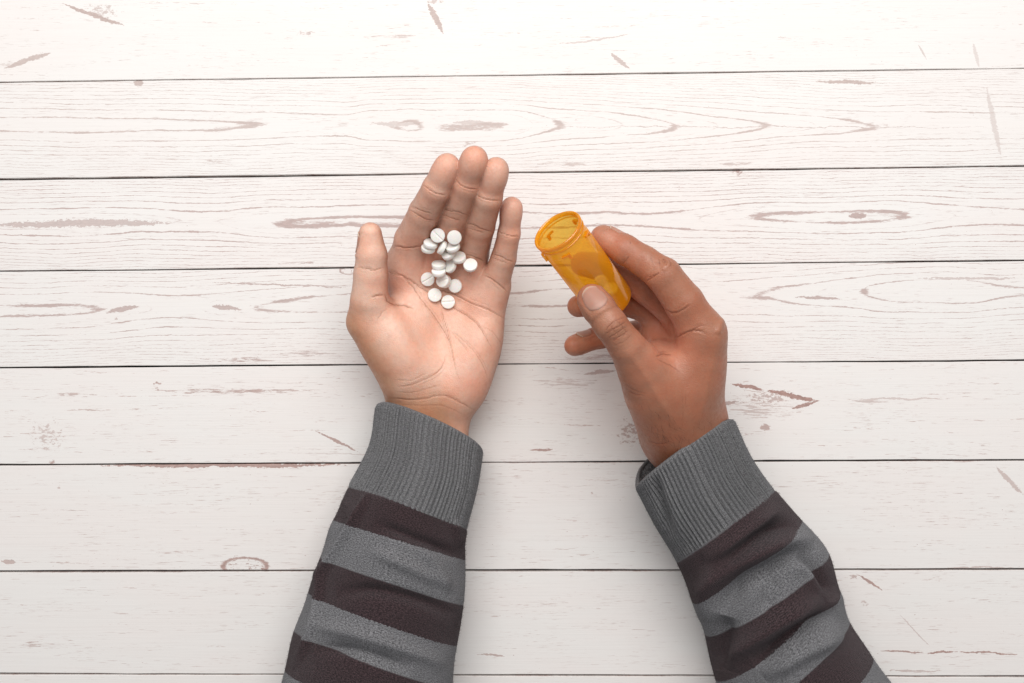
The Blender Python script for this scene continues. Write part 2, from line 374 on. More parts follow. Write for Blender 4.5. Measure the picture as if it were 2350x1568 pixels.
def vert_normals(V, Q):
    n = np.cross(V[Q[:, 2]]-V[Q[:, 0]], V[Q[:, 3]]-V[Q[:, 1]])
    N = np.stack([sum(np.bincount(Q[:, j], n[:, q], len(V)) for j in range(4)) for q in range(3)], 1)
    return N/(np.linalg.norm(N, axis=1)[:, None]+1e-12)
def sample(F, g, V):                                           # trilinear
    p = (V-g.lo)/g.h; i = np.clip(np.floor(p).astype(int), 0, np.array(g.shape)-2); f = p-i; r = 0
    for a in (0, 1):
        for b in (0, 1):
            for c in (0, 1):
                w = (f[:, 0] if a else 1-f[:, 0])*(f[:, 1] if b else 1-f[:, 1])*(f[:, 2] if c else 1-f[:, 2])
                r = r+w*F[i[:, 0]+a, i[:, 1]+b, i[:, 2]+c]
    return r
def poly_dist(P2, poly):
    poly = np.asarray(poly, float); seg = np.linalg.norm(np.diff(poly, axis=0), axis=1); cum = np.r_[0, np.cumsum(seg)]
    best = np.full(len(P2), 1e9); arc = np.zeros(len(P2))
    for i in range(len(seg)):
        a, b = poly[i], poly[i+1]; ba = b-a
        t = np.clip(((P2-a)@ba)/(ba@ba), 0, 1); d = np.linalg.norm(P2-a-t[:, None]*ba, axis=1)
        m = d < best; best[m] = d[m]; arc[m] = (cum[i]+t*seg[i])[m]
    return best, arc/cum[-1]
def spline(pts, n=6):                                          # Catmull-Rom refinement
    p = np.asarray(pts, float)
    if len(p) < 3: return p
    q = np.vstack([2*p[0]-p[1], p, 2*p[-1]-p[-2]]); out = []
    for i in range(1, len(q)-2):
        for t in np.linspace(0, 1, n, endpoint=False):
            a, b, c, d = q[i-1], q[i], q[i+1], q[i+2]
            out.append(0.5*(2*b+(c-a)*t+(2*a-5*b+4*c-d)*t*t+(3*b-a-3*c+d)*t**3))
    out.append(p[-1]); return np.array(out)

def with_side_lines(lines):                                     # every strong fold has fainter companions
    out = list(lines)
    for ln in lines:
        if ln[1] < 0.38 or len(ln[0]) < 3: continue
        p = spline(ln[0]); d = np.gradient(p, axis=0); n = np.stack([-d[:, 1], d[:, 0]], 1)/np.linalg.norm(d, axis=1)[:, None]
        for q in range(3):
            a = int(rng.uniform(0, .45)*len(p)); b = a+max(4, int(rng.uniform(.35, .6)*len(p)))
            off = rng.choice([-1, 1])*rng.uniform(3, 9)*np.linspace(rng.uniform(.4, 1), rng.uniform(.4, 1.3), len(p))
            out.append(((p+n*off[:, None])[a:b:2].tolist(), 0.17, 0.45, ln[3] if len(ln) > 3 else None, 0.16))
    return out
def groove(V, N, grp, lines, tint):
    P2 = toP(V); disp = np.zeros(len(V))
    for ln in lines:
        pts, depth, sig = ln[0], ln[1], ln[2]; groups = ln[3] if len(ln) > 3 else None; dark = ln[4] if len(ln) > 4 else 0.5
        poly = spline(pts); s = sig*4.2*0.62; depth = depth*(0.46 if depth > 0 else 0.8)
        if depth > 0: poly = poly+rng.normal(0, 0.5, poly.shape)
        lo, hi = poly.min(0)-5*s, poly.max(0)+5*s
        m = (P2 > lo).all(1) & (P2 < hi).all(1) & (N[:, 2] > -0.05)
        if groups is not None: m &= np.isin(grp, groups)
        ii = np.nonzero(m)[0]
        if len(ii) == 0: continue
        d, a = poly_dist(P2[ii], poly)
        tp = np.clip(np.minimum(a, 1-a)/0.18, 0, 1)**0.7
        g = np.exp(-(d/s)**2)
        disp[ii] += depth*tp*np.clip(N[ii, 2]*1.6, 0, 1)*(-g+0.10*np.exp(-((d-2.6*s)/(1.4*s))**2))
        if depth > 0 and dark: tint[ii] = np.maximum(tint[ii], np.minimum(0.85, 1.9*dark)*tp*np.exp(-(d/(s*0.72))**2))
    return V+N*disp[:, None], tint

# ------------------------------------------------------------------ skin
def skin_material():
    m, t, b = new_mat('brown_skin')
    at = t.node('ShaderNodeAttribute', attribute_name='skin'); tc = t.node('ShaderNodeNewGeometry')
    v = tc.outputs['Position']
    n1 = t.noise(v, 80, 4, .62); n2 = t.noise(v, 420, 4, .65); n3 = t.noise(v, 150, 3, .6)
    c = t.mix(t.ss(n1, 0.36, 0.66, 0.0, 0.6), at.outputs['Color'], t.mix(1.0, at.outputs['Color'], col(1.04, 0.82, 0.74), 'MULTIPLY'))
    c = t.mix(t.ss(n3, 0.45, 0.70, 0.0, 0.35), c, t.mix(1.0, c, col(0.84, 0.82, 0.84), 'MULTIPLY'))
    c = t.mix(t.ss(n2, 0.42, 0.66, 0.0, 0.35), c, t.mix(1.0, c, col(0.86, 0.82, 0.80), 'MULTIPLY'))
    t.put(b.inputs['Base Color'], c)
    t.put(b.inputs['Roughness'], t.ss(n2, 0.3, 0.7, 0.34, 0.54)); b.inputs['Specular IOR Level'].default_value = 0.48
    b.inputs['Subsurface Weight'].default_value = 0.22; b.inputs['Subsurface Radius'].default_value = (1.0, 0.42, 0.25)
    b.inputs['Subsurface Scale'].default_value = 0.0026
    vo = t.node('ShaderNodeTexVoronoi', feature='DISTANCE_TO_EDGE'); t.put(vo.inputs['Vector'], v); vo.inputs['Scale'].default_value = 900
    hh = t.m('ADD', t.m('MULTIPLY', t.ss(vo.outputs['Distance'], 0.0, 0.25), 0.6), t.m('ADD', t.m('MULTIPLY', t.noise(v, 650, 4, .7), 1.3), t.m('MULTIPLY', t.noise(v, 210, 3, .6), 1.6)))
    t.put(b.inputs['Normal'], t.bump(hh, 0.5, 0.00019))
    return m
SKIN = skin_material()
def nail_material():
    m, t, b = new_mat('fingernail')
    a = t.node('ShaderNodeAttribute', attribute_name='skin'); t.put(b.inputs['Base Color'], a.outputs['Color'])
    b.inputs['Roughness'].default_value = 0.36; b.inputs['Specular IOR Level'].default_value = 0.28
    b.inputs['Subsurface Weight'].default_value = 0.15; b.inputs['Subsurface Scale'].default_value = 0.001
    return m
NAIL = nail_material()

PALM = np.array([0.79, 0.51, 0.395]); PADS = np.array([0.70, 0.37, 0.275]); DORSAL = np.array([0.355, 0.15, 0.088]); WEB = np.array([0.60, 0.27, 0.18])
CREASE = np.array([0.30, 0.115, 0.06])

def unit(v): v = np.asarray(v, float); return v/np.linalg.norm(v)
def basis(ax):                                                # rows: long axis, second, third
    a = unit(ax); u = np.array([0, 0, 1.0])
    if abs(a@u) > .95: u = np.array([0, 1.0, 0])
    b = unit(np.cross(u, a)); c = np.cross(a, b); return np.array([a, b, c])

def build_hand(name, g, palm, fingers, k_join, lines, colour, nails, smooth_it=3, floor=0.3):
    """palm / fingers: distance grids. Every finger melts into the palm but stays apart from its neighbours."""
    D = palm.copy(); groups = [palm]
    for F, kj in zip(fingers, k_join): D = np.minimum(D, smin(palm, F, kj)); groups.append(F)
    V, Q = surface_nets(D, g.lo, g.h)
    V = smooth_verts(V, Q, smooth_it)
    N = vert_normals(V, Q)
    S = np.stack([sample(F, g, V) for F in groups], 1); grp = S.argmin(1)
    tint = np.zeros(len(V))
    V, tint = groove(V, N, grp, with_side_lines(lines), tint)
    N = vert_normals(V, Q)
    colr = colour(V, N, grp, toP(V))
    E = np.concatenate([Q[:, [0, 1]], Q[:, [1, 2]], Q[:, [2, 3]], Q[:, [3, 0]]]); dg = np.bincount(E.ravel(), minlength=len(V)).astype(float)[:, None]
    for _ in range(40):                                        # blend tones across the surface
        colr = .35*colr+.65*np.stack([np.bincount(E[:, 0], colr[E[:, 1], q], len(V))+np.bincount(E[:, 1], colr[E[:, 0], q], len(V)) for q in range(3)], 1)/np.maximum(dg, 1)
    # nails: seat + plate
    tree = BVHTree.FromPolygons(V.tolist(), Q.tolist())
    plates = []
    for nl in nails:
        cpos, t, nn, Ln, w = np.asarray(nl['c'], float), unit(nl['t']), np.asarray(nl['n'], float), nl['len'], nl['w']
        nn = unit(nn-(nn@t)*t); bb = np.cross(t, nn)
        U, R = 17, 21; pts = np.zeros((R, U, 3)); cl = np.zeros((R, U, 3)); rad = np.zeros((R, U)); dirs = np.zeros((R, U, 3)); axp = np.zeros((R, U, 3))
        h0 = tree.ray_cast(Vector(cpos+nn*16), Vector(-nn)); r0 = (np.array(h0[0])-cpos)@nn if h0[0] is not None else 6.5
        amax = math.asin(min(0.94, w/r0))
        for i in range(R):
            vv = i/(R-1)
            for j in range(U):
                uu = j/(U-1)*2-1
                ww = 0.86+0.14*math.sin(math.pi*min(1, vv*1.1))
                yl = Ln*(vv-0.5)+0.22*Ln*(1-vv)*uu**2-0.20*Ln*vv*uu**2
                th = amax*uu*ww; dr = nn*math.cos(th)+bb*math.sin(th); ap = cpos+t*yl
                hit = tree.ray_cast(Vector(ap+dr*16), Vector(-dr))
                rad[i, j] = (np.array(hit[0])-ap)@dr if hit[0] is not None else r0*.7
                dirs[i, j] = dr; axp[i, j] = ap
                base_c = np.array([0.42, 0.22, 0.165]); lun = max(0, 1-abs(vv-0.08)/0.16)*max(0, 1-uu*uu*1.5); tipw = max(0, (vv-0.90)/0.10)
                cl[i, j] = base_c*(1-lun*.45)+np.array([0.58, 0.38, 0.31])*lun*.45
                cl[i, j] = cl[i, j]*(1-tipw)+np.array([0.60, 0.46, 0.36])*tipw
        for _ in range(4):
            rad[:, 1:-1] = rad[:, 1:-1]*.5+.25*(rad[:, :-2]+rad[:, 2:]); rad[1:-1] = rad[1:-1]*.5+.25*(rad[:-2]+rad[2:])
        for i in range(R):
            for j in range(U):
                vv = i/(R-1); uu = j/(U-1)*2-1
                lift = 0.32*(1-abs(uu)**6)-0.45*(abs(uu) > .99)+0.22*vv-(0.5 if i == 0 else 0)
                pts[i, j] = axp[i, j]+dirs[i, j]*(rad[i, j]+lift)
        plates.append((pts, cl, nn))
        # depress the bed around the plate, raise the fold
        q = V-cpos; lt = (q@t)/(Ln*0.5); lb = (q@bb)/w; ln_ = q@nn
        rr = np.sqrt(np.maximum(lb**2, 0)+np.maximum(lt, -1e9)**2)
        near = (np.abs(lb) < 1.8) & (np.abs(lt) < 1.8) & ((N@nn) > 0.0) & (np.abs(ln_) < 9)
        fold = np.exp(-((np.maximum(np.abs(lb), np.where(lt < 0, -lt, 0))-1.16)/0.14)**2)*(lt < 0.75)
        bed = np.clip(1.06-np.maximum(np.abs(lb), np.abs(lt)), 0, .2)/.2
        V = V+N*(near*(0.32*fold-0.12*bed))[:, None]
        colr = np.where((near*fold)[:, None] > 0.35, colr*0.93, colr)
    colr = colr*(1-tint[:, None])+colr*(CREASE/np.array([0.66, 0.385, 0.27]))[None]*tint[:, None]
    V[:, 2] = np.maximum(V[:, 2], floor)
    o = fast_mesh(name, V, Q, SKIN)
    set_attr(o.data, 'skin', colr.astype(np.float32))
    for pts, cl, nn in plates:
        R, U = pts.shape[:2]
        inner = pts-nn*0.5
        VV = np.concatenate([pts.reshape(-1, 3), inner.reshape(-1, 3)]); n = R*U; FF = []
        for i in range(R-1):
            for j in range(U-1):
                a = i*U+j; FF.append((a, a+1, a+U+1, a+U)); FF.append((n+a+U, n+a+U+1, n+a+1, n+a))
        for j in range(U-1):
            a = (R-1)*U+j; FF.append((a, a+1, n+a+1, n+a)); FF.append((j+1, j, n+j, n+j+1))
        for i in range(R-1):
            a = i*U; FF.append((a, a+U, n+a+U, n+a)); a = i*U+U-1; FF.append((a+U, a, n+a, n+a+U))
        po = mesh_obj('fingernail', VV, FF, NAIL, o)
        bm = bmesh.new(); bm.from_mesh(po.data); bmesh.ops.recalc_face_normals(bm, faces=bm.faces); bm.to_mesh(po.data); bm.free()
        po.data.polygons.foreach_set('use_smooth', [True]*len(po.data.polygons))
        set_attr(po.data, 'skin', np.concatenate([cl.reshape(-1, 3)]*2).astype(np.float32))
    return o, V, Q

def chain(g, F, pts, k):
    q = [W(*p[:3]) for p in pts]
    for i in range(len(q)-1): g.cone(F, q[i], q[i+1], pts[i][3]+0.35, pts[i+1][3]+0.35, min(k, 1.5))
    return q

HSTEP = 0.56
# ---- the open palm
g = Sdf((-98, -75, -2), (14, 112, 104), HSTEP)
pm = g.new()
for a, b in (((955, 885, 21, 14), (936, 640, 23, 11.5)), ((985, 890, 21, 17), (1000, 640, 20, 12.5)),
             ((1015, 890, 21, 17), (1063, 655, 20, 12.5)), ((1040, 880, 22, 15), (1113, 690, 23, 11.3))):
    g.cone(pm, W(*a[:3]), W(*b[:3]), a[3], b[3], 10)
g.cone(pm, W(939, 888, 21), W(928, 1090, 22), 11.8, 13, 10)         # wrist, radius side
g.cone(pm, W(1036, 890, 21), W(1014, 1100, 22), 12.2, 13, 10)       # ulna side
g.cone(pm, W(985, 890, 20), W(968, 1100, 22), 15, 15, 12)
# heels of the palm
g.ell(pm, W(922, 798, 35), (27, 17.0, 16), basis(W(862, 730, 36)-W(950, 860, 30)), 9)
g.ell(pm, W(1088, 800, 25), (30, 15.5, 15), basis(W(1112, 700, 25)-W(1066, 900, 25)), 9)
g.ell(pm, W(1060, 885, 26), (17, 13, 13), basis(W(1090, 830, 25)-W(1050, 930, 25)), 8)
# pads under the finger roots
for px, py, z in ((930, 612, 30), (993, 600, 29), (1060, 612, 29), (1118, 665, 30)):
    g.ell(pm, W(px, py, z), (9.5, 11, 7.5), basis((0, 1, 0)), 7)
g.ell(pm, W(1030, 690, 47), (27, 17, 12), basis((0.25, 1, 0)), 15, carve=True)
g.ell(pm, W(955, 735, 29), (17, 11, 9), basis((0.1, 1, 0)), 9)   # hollow
fi = g.new(); fm = g.new(); fr = g.new(); fp = g.new(); ft = g.new()
li = chain(g, fi, [(932, 625, 25, 11.5), (946, 552, 39, 9.6), (975, 488, 58, 8.3), (1002, 434, 73, 7.3), (1027, 380, 80, 5.9)], 4)
g.ell(fi, W(1019, 396, 80), (8.5, 6.4, 6.2), basis(li[4]-li[3]), 3)
lm = chain(g, fm, [(1000, 630, 23, 11.5), (1024, 556, 38, 9.4), (1044, 490, 57, 8.2), (1070, 424, 74, 7.3), (1089, 365, 84, 6.2)], 4)
g.ell(fm, W(1085, 378, 84), (8.5, 6.8, 6.4), basis(lm[4]-lm[3]), 3)
lr = chain(g, fr, [(1062, 650, 23, 11), (1085, 583, 35, 8.7), (1102, 520, 54, 7.6), (1121, 455, 71, 6.9), (1139, 389, 80, 5.9)], 4)
g.ell(fr, W(1135, 406, 80), (8.5, 6.4, 6.2), basis(lr[4]-lr[3]), 3)
lp = chain(g, fp, [(1112, 690, 25, 10.5), (1136, 650, 31, 8.1), (1156, 592, 43, 6.6), (1168, 537, 53, 5.8), (1175, 476, 60, 5.0)], 4)
g.ell(fp, W(1172, 488, 60), (7.5, 5.6, 5.4), basis(lp[4]-lp[3]), 3)
lt = chain(g, ft, [(920, 860, 30, 12), (846, 738, 38, 11.9), (848, 690, 45, 10.0), (851, 630, 50, 8.9), (853, 585, 54, 8.0), (850, 537, 57, 5.9)], 6)
z1 = lambda x, y: (765+.2341*x, 306+.2341*y)
z2 = lambda x, y: (765+.2537*x, 612+.2537*y)
z3 = lambda x, y: (1193.4+.2537*x, 459+.2537*y)
z4 = lambda x, y: (1254.6+.2341*x, 734.4+.2341*y)
def L(f, *pts): return [f(*p) for p in pts]
lines_l = [
 (L(z2, (540, 40), (640, 100), (710, 180), (790, 290), (870, 390), (960, 520), (1030, 640), (1065, 740), (1085, 830)), 0.75, 0.55, [0, 5], .40),
 (L(z2, (975, 370), (1000, 470), (1030, 570), (1050, 680), (1080, 800), (1105, 930)), 0.55, 0.5, [0, 5], .35),
 (L(z2, (480, 20), (620, 85), (720, 140), (830, 215), (960, 300), (1090, 372), (1200, 440), (1300, 520), (1380, 640), (1440, 745)), 0.95, 0.6, [0, 1, 5], .5),
 (L(z2, (880, 205), (1000, 225), (1100, 255), (1200, 310), (1330, 362), (1450, 412), (1548, 472)), 1.1, 0.65, [0, 2, 3, 4], .55),
 (L(z2, (1040, 575), (1120, 620), (1210, 700), (1290, 790), (1360, 910), (1400, 1020)), 0.4, 0.5, [0], .25),
 (L(z2, (1060, 590), (1180, 720), (1230, 800)), 0.3, 0.45, [0], .2),
 (L(z2, (1350, 540), (1450, 600), (1520, 700)), 0.3, 0.45, [0], .2),
 (L(z2, (1090, 830), (1110, 960), (1150, 1030)), 0.3, 0.45, [0], .2),
 (L(z2, (1015, 800), (990, 890), (920, 970), (800, 1030), (700, 1072), (570, 1085)), 0.4, 0.6, [0, 5], .35),
 (L(z2, (540, 1020), (700, 1030), (850, 960)), 0.3, 0.5, [0, 5], .2),
 (L(z2, (520, 1190), (700, 1205), (850, 1190), (930, 1168), (1050, 1182), (1150, 1232), (1290, 1305)), 0.6, 0.6, [0], .4),
 (L(z2, (560, 1130), (700, 1140), (860, 1100), (1000, 1060)), 0.2, 0.5, [0, 5], .25),
 (L(z2, (600, 1250), (800, 1255), (1000, 1260), (1200, 1350)), 0.2, 0.5, [0], .25),
 (L(z2, (345, 280), (400, 266), (465, 258)), 1.1, 0.7, None, .55),
 (L(z2, (462, 250), (495, 318), (560, 346), (630, 348), (730, 385)), 1.6, 0.75, None, .6),
 (L(z2, (490, 370), (430, 430), (395, 490)), 0.3, 0.6, None, .2),
 (L(z1, (570, 1125), (640, 1110), (700, 1126), (780, 1122), (880, 1100)), 1.0, 0.6, None, .5),
 (L(z1, (735, 745), (830, 802), (900, 843), (1010, 852)), 0.75, 0.55, [1], .5),
 (L(z1, (755, 715), (850, 752), (980, 795)), 0.55, 0.5, [1], .4),
 (L(z1, (870, 495), (950, 562), (1030, 597), (1110, 603)), 0.85, 0.55, [1], .5),
 (L(z1, (1195, 445), (1250, 512), (1330, 542), (1430, 548)), 0.85, 0.55, [2], .5),
 (L(z1, (1050, 735), (1130, 758), (1220, 772), (1320, 805)), 0.7, 0.55, [2], .5),
 (L(z1, (1050, 788), (1150, 832), (1250, 856)), 0.6, 0.5, [2], .4),
 (L(z1, (1390, 585), (1450, 632), (1520, 652), (1640, 662)), 0.85, 0.55, [3], .5),
 (L(z1, (1280, 880), (1360, 892), (1440, 932), (1575, 972)), 0.75, 0.55, [3], .5),
 (L(z1, (1300, 925), (1400, 955), (1480, 978)), 0.5, 0.5, [3], .35),
 (L(z1, (1300, 1187), (1380, 1210), (1480, 1258)), 0.8, 0.55, [0, 3], .5),
 (L(z1, (1590, 955), (1670, 985), (1740, 1005), (1825, 1010)), 0.75, 0.5, [4], .5),
 (L(z1, (1525, 1180), (1610, 1195), (1700, 1240), (1775, 1262)), 0.75, 0.55, [4], .5),
 (L(z1, (1540, 1215), (1630, 1245), (1720, 1280)), 0.4, 0.5, [4], .3),
 (L(z1, (1470, 1390), (1540, 1420), (1620, 1480), (1705, 1555)), 0.85, 0.6, [0, 4], .5),
 (L(z1, (230, 1308), (320, 1330), (400, 1342), (500, 1318)), 0.6, 0.55, [5], .4),
 (L(z1, (525, 1345), (600, 1382), (700, 1402)), 0.5, 0.55, [0, 1, 5], .35),
]
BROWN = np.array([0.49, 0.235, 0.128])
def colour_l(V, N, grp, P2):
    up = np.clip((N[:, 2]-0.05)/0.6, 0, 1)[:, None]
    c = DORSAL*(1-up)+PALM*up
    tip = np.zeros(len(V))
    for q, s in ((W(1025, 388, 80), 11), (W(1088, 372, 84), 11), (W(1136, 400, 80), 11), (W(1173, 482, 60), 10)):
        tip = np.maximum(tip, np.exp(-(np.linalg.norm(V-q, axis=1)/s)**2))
    fw = np.array([0, 0.32, 0.6, 0.55, 0.3, 0.1])[grp]*(1-0.5*tip)*np.clip((690-P2[:, 1])/110, 0, 1)  # browner fingers: shading of their tilted faces put into the skin colour
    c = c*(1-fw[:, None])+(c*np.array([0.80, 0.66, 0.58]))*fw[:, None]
    red = tip*.6
    for px, py, s, a in ((930, 630, 45, .5), (1120, 690, 50, .5), (1085, 885, 48, .85), (1000, 600, 50, .5), (1065, 620, 40, .5), (1130, 790, 45, .35)):
        red = np.maximum(red, a*np.exp(-(np.linalg.norm(P2-np.array([px, py]), axis=1)/s)**2))
    c = c*(1-red[:, None])+PADS*red[:, None]
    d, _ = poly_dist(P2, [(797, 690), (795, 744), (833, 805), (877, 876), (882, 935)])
    k = np.maximum(0.95*np.exp(-(d/40)**2)*np.clip((P2[:, 1]-660)/70, 0, 1), 0.9*np.clip((P2[:, 1]-865)/70, 0, 1)*np.clip((1075-P2[:, 0])/60, 0.35, 1))[:, None]  # thumb-side heel and wrist: browner skin tone plus shade painted into it
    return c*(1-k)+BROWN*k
nails_l = [dict(c=.6*lt[5]+.4*lt[4], t=lt[5]-lt[4], n=(-1.0, 0.0, -0.10), len=12, w=4.6)]
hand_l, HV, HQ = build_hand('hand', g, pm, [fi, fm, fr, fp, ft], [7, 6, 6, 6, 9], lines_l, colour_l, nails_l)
tag(hand_l, 'open hand lying palm up with white pills in it, striped sleeve at its wrist', 'hand', 'hands of the person at the table')

# ---- the hand with the bottle
g = Sdf((15, -80, -2), (135, 78, 112), HSTEP)
pm = g.new()
MCPI = (1612, 765, 74, 11.0); MCPM = (1614, 785, 56, 11.2); MCPR = (1598, 812, 38, 10.6); MCPP = (1572, 838, 22, 9.8)
WRI = (1578, 985, 50)
for b_, r0, wp in ((MCPI, 14, (1590, 980, 50)), (MCPM, 15, (1592, 985, 43)), (MCPR, 15, (1585, 985, 36)), (MCPP, 14, (1572, 985, 29))):
    g.cone(pm, W(*wp), W(*b_[:3]), r0, b_[3], 10)
g.cone(pm, W(1597, 985, 43), W(1675, 1150, 32), 14.6, 13, 12)
g.cone(pm, W(1562, 1000, 32), W(1650, 1160, 27), 14.2, 14, 12)
g.cone(pm, W(1556, 990, 42), W(1640, 1150, 31), 15, 13, 12)
# muscle between thumb and index, thumb root
g.ell(pm, W(1588, 878, 65), (29, 13, 14), basis(W(1625, 780, 70)-W(1565, 985, 62)), 10)
g.cone(pm, W(1548, 985, 49), W(1466, 826, 79), 14.5, 8.4, 16)
g.cone(pm, W(1560, 1010, 45), W(1505, 900, 66), 14.5, 11.5, 16)
g.cone(pm, W(1526, 880, 69), W(1600, 822, 72), 6.5, 7.5, 6)               # web
g.ell(pm, W(1545, 868, 50), (24, 14, 17), basis(W(1490, 800, 55)-W(1575, 930, 48)), 10)
g.ell(pm, W(1528, 778, 36), (14, 14, 15), basis((0.3, 1, 0)), 6)       # cup of the palm
fi = g.new(); fm = g.new(); fr = g.new(); fp = g.new(); ft = g.new()
ri = chain(g, fi, [MCPI, (1570, 695, 79, 9.8), (1523, 632, 82, 8.7), (1478, 600, 79, 7.6), (1434, 573, 76, 7.4), (1382, 545, 71, 5.8)], 4)
g.ell(fi, W(1397, 553, 72), (8.5, 6.6, 6.4), basis(ri[5]-ri[4]), 3)
rm = chain(g, fm, [MCPM, (1550, 712, 54, 9.6), (1488, 662, 55, 8.7), (1440, 634, 53, 7.8), (1392, 615, 52, 7.6), (1338, 606, 56, 6.4)], 4)
rr_ = chain(g, fr, [MCPR, (1530, 735, 38, 9.3), (1472, 700, 40, 8.3), (1425, 692, 42, 7.6), (1385, 694, 43, 7.0), (1327, 703, 48, 5.7)], 4)
rp = chain(g, fp, [MCPP, (1515, 790, 20, 8.2), (1462, 766, 22, 7.2), (1415, 768, 24, 6.6), (1378, 773, 27, 6.4), (1318, 794, 33, 5.0)], 4)
g.ell(fp, W(1328, 790, 32), (7.5, 5.6, 5.4), basis(rp[5]-rp[4]), 3)
rt = chain(g, ft, [(1534, 962, 56, 13.4), (1500, 905, 67, 12.0), (1468, 848, 78, 10.2), (1438, 795, 87, 8.8), (1400, 744, 93, 8.1), (1375, 709, 92, 7.8), (1359, 686, 90, 6.2)], 5)
g.ell(ft, W(1364, 694, 91), (9.5, 7.6, 6.4), basis(rt[6]-rt[5]), 3)
lines_r = [
 (L(z3, (770, 1185), (840, 1105), (950, 1062)), 0.45, 0.45, [5], .45),
 (L(z3, (757, 1222), (860, 1162), (965, 1100)), 0.55, 0.45, [5], .5),
 (L(z3, (785, 1262), (880, 1202), (978, 1132)), 0.55, 0.45, [5], .5),
 (L(z3, (830, 1282), (920, 1222), (990, 1172)), 0.4, 0.45, [5], .4),
 (L(z3, (800, 1130), (860, 1190), (900, 1240)), 0.25, 0.4, [5], .35),
 (L(z3, (870, 1080), (920, 1140), (960, 1190)), 0.25, 0.4, [5], .35),
 (L(z3, (850, 1320), (940, 1280), (1020, 1200)), 0.25, 0.5, [5], .25),
 (L(z3, (1195, 500), (1190, 540), (1200, 570)), 0.3, 0.4, [1], .4),
 (L(z3, (1250, 515), (1258, 560), (1270, 600)), 0.4, 0.4, [1], .45),
 (L(z3, (1290, 525), (1310, 560), (1325, 600)), 0.4, 0.4, [1], .45),
 (L(z3, (1340, 545), (1360, 580), (1360, 610)), 0.35, 0.4, [1], .4),
 (L(z3, (1000, 365), (1002, 400)), 0.3, 0.4, [1], .4),
 (L(z3, (925, 575), (960, 545), (985, 505)), 0.5, 0.5, [1], .4),
 (L(z3, (1140, 735), (1200, 700), (1265, 655)), 0.9, 0.6, [1], .55),
 (L(z3, (1160, 700), (1220, 680)), 0.5, 0.5, [1], .4),
 (L(z3, (1300, 985), (1380, 1020), (1450, 1005), (1540, 950)), 0.8, 0.7, None, .4),
 (L(z3, (1390, 1255), (1480, 1212), (1590, 1180), (1690, 1215)), 1.1, 0.7, [0, 1, 5], .5),
 (L(z3, (1500, 1230), (1600, 1150), (1680, 1130)), 0.4, 0.6, [0, 1], .3),
 (L(z3, (1225, 1420), (1290, 1395), (1370, 1405)), 0.9, 0.7, [0, 5], .5),
 (L(z3, (1230, 1430), (1300, 1470), (1380, 1510), (1450, 1560)), 0.35, 0.6, [0, 5], .3),
 ([(1556, 985), (1515, 920), (1478, 858), (1440, 802)], -0.6, 3.4, None, 0),
 ([(1600, 985), (1622, 900), (1640, 820), (1655, 760)], -0.4, 3.6, None, 0),
 ([(1575, 980), (1572, 920), (1570, 870)], 0.4, 4.5, None, 0),
 ([(1646, 768), (1654, 745), (1660, 728)], -1.1, 3.0, None, 0),
 ([(1540, 600), (1527, 612), (1520, 622)], -0.7, 2.4, None, 0),
 (L(z4, (1000, 1190), (1100, 1215), (1200, 1205)), 0.3, 0.6, [0], .3),
 (L(z4, (800, 700), (880, 730), (960, 735)), 0.25, 0.6, [0, 5], .2),
 (L(z4, (760, 620), (860, 690), (980, 720)), 0.2, 0.6, [0, 5], .2),
]
def colour_r(V, N, grp, P2):
    c = np.tile(DORSAL*1.06, (len(V), 1))
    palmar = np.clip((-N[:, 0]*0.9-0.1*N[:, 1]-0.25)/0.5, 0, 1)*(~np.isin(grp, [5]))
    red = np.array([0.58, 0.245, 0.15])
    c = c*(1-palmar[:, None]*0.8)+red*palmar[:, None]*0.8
    for px, py, s, a in ((1520, 800, 42, .75), (1500, 760, 34, .6), (1360, 680, 26, .45), (1395, 555, 34, .55), (1560, 790, 40, .35)):
        w = a*np.exp(-(np.linalg.norm(P2-np.array([px, py]), axis=1)/s)**2)[:, None]
        c = c*(1-w)+WEB*w
    for q, s in ((rp[5], 13), (rr_[5], 12), (rm[5], 12)):
        w = 0.6*np.exp(-(np.linalg.norm(V-q, axis=1)/s)**2)[:, None]; c = c*(1-w)+np.array([0.60, 0.255, 0.155])*w
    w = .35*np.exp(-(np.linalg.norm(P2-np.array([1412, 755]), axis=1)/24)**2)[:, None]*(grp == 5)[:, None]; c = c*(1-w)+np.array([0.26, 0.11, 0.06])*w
    w = .55*np.clip((P2[:, 1]-890)/90, 0, 1)[:, None]; c = c*(1-w)+np.array([0.27, 0.102, 0.052])*w  # painted shade: skin darkens toward the wrist, away from the window
    w = .35*np.exp(-(poly_dist(P2, [(1360, 690), (1440, 800), (1490, 890)])[0]/26)**2)[:, None]; c = c*(1-w)+np.array([0.50, 0.255, 0.165])*w  # painted highlight along the top of the thumb
    return c
td = rt[6]-rt[5]
nails_r = [dict(c=.62*rt[6]+.38*rt[5], t=td, n=(0.02, 0.06, 1.0), len=14.0, w=5.9),
           dict(c=.6*ri[5]+.4*ri[4], t=ri[5]-ri[4], n=(0.35, 1.0, 0.0), len=10, w=4.4),
           dict(c=.6*rp[5]+.4*rp[4], t=rp[5]-rp[4], n=(-0.3, 0.9, 0.5), len=9, w=3.9)]
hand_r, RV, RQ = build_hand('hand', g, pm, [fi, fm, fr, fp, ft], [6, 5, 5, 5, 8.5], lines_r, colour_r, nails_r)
tag(hand_r, 'hand gripping the orange bottle between thumb and fingers, striped sleeve at its wrist', 'hand', 'hands of the person at the table')

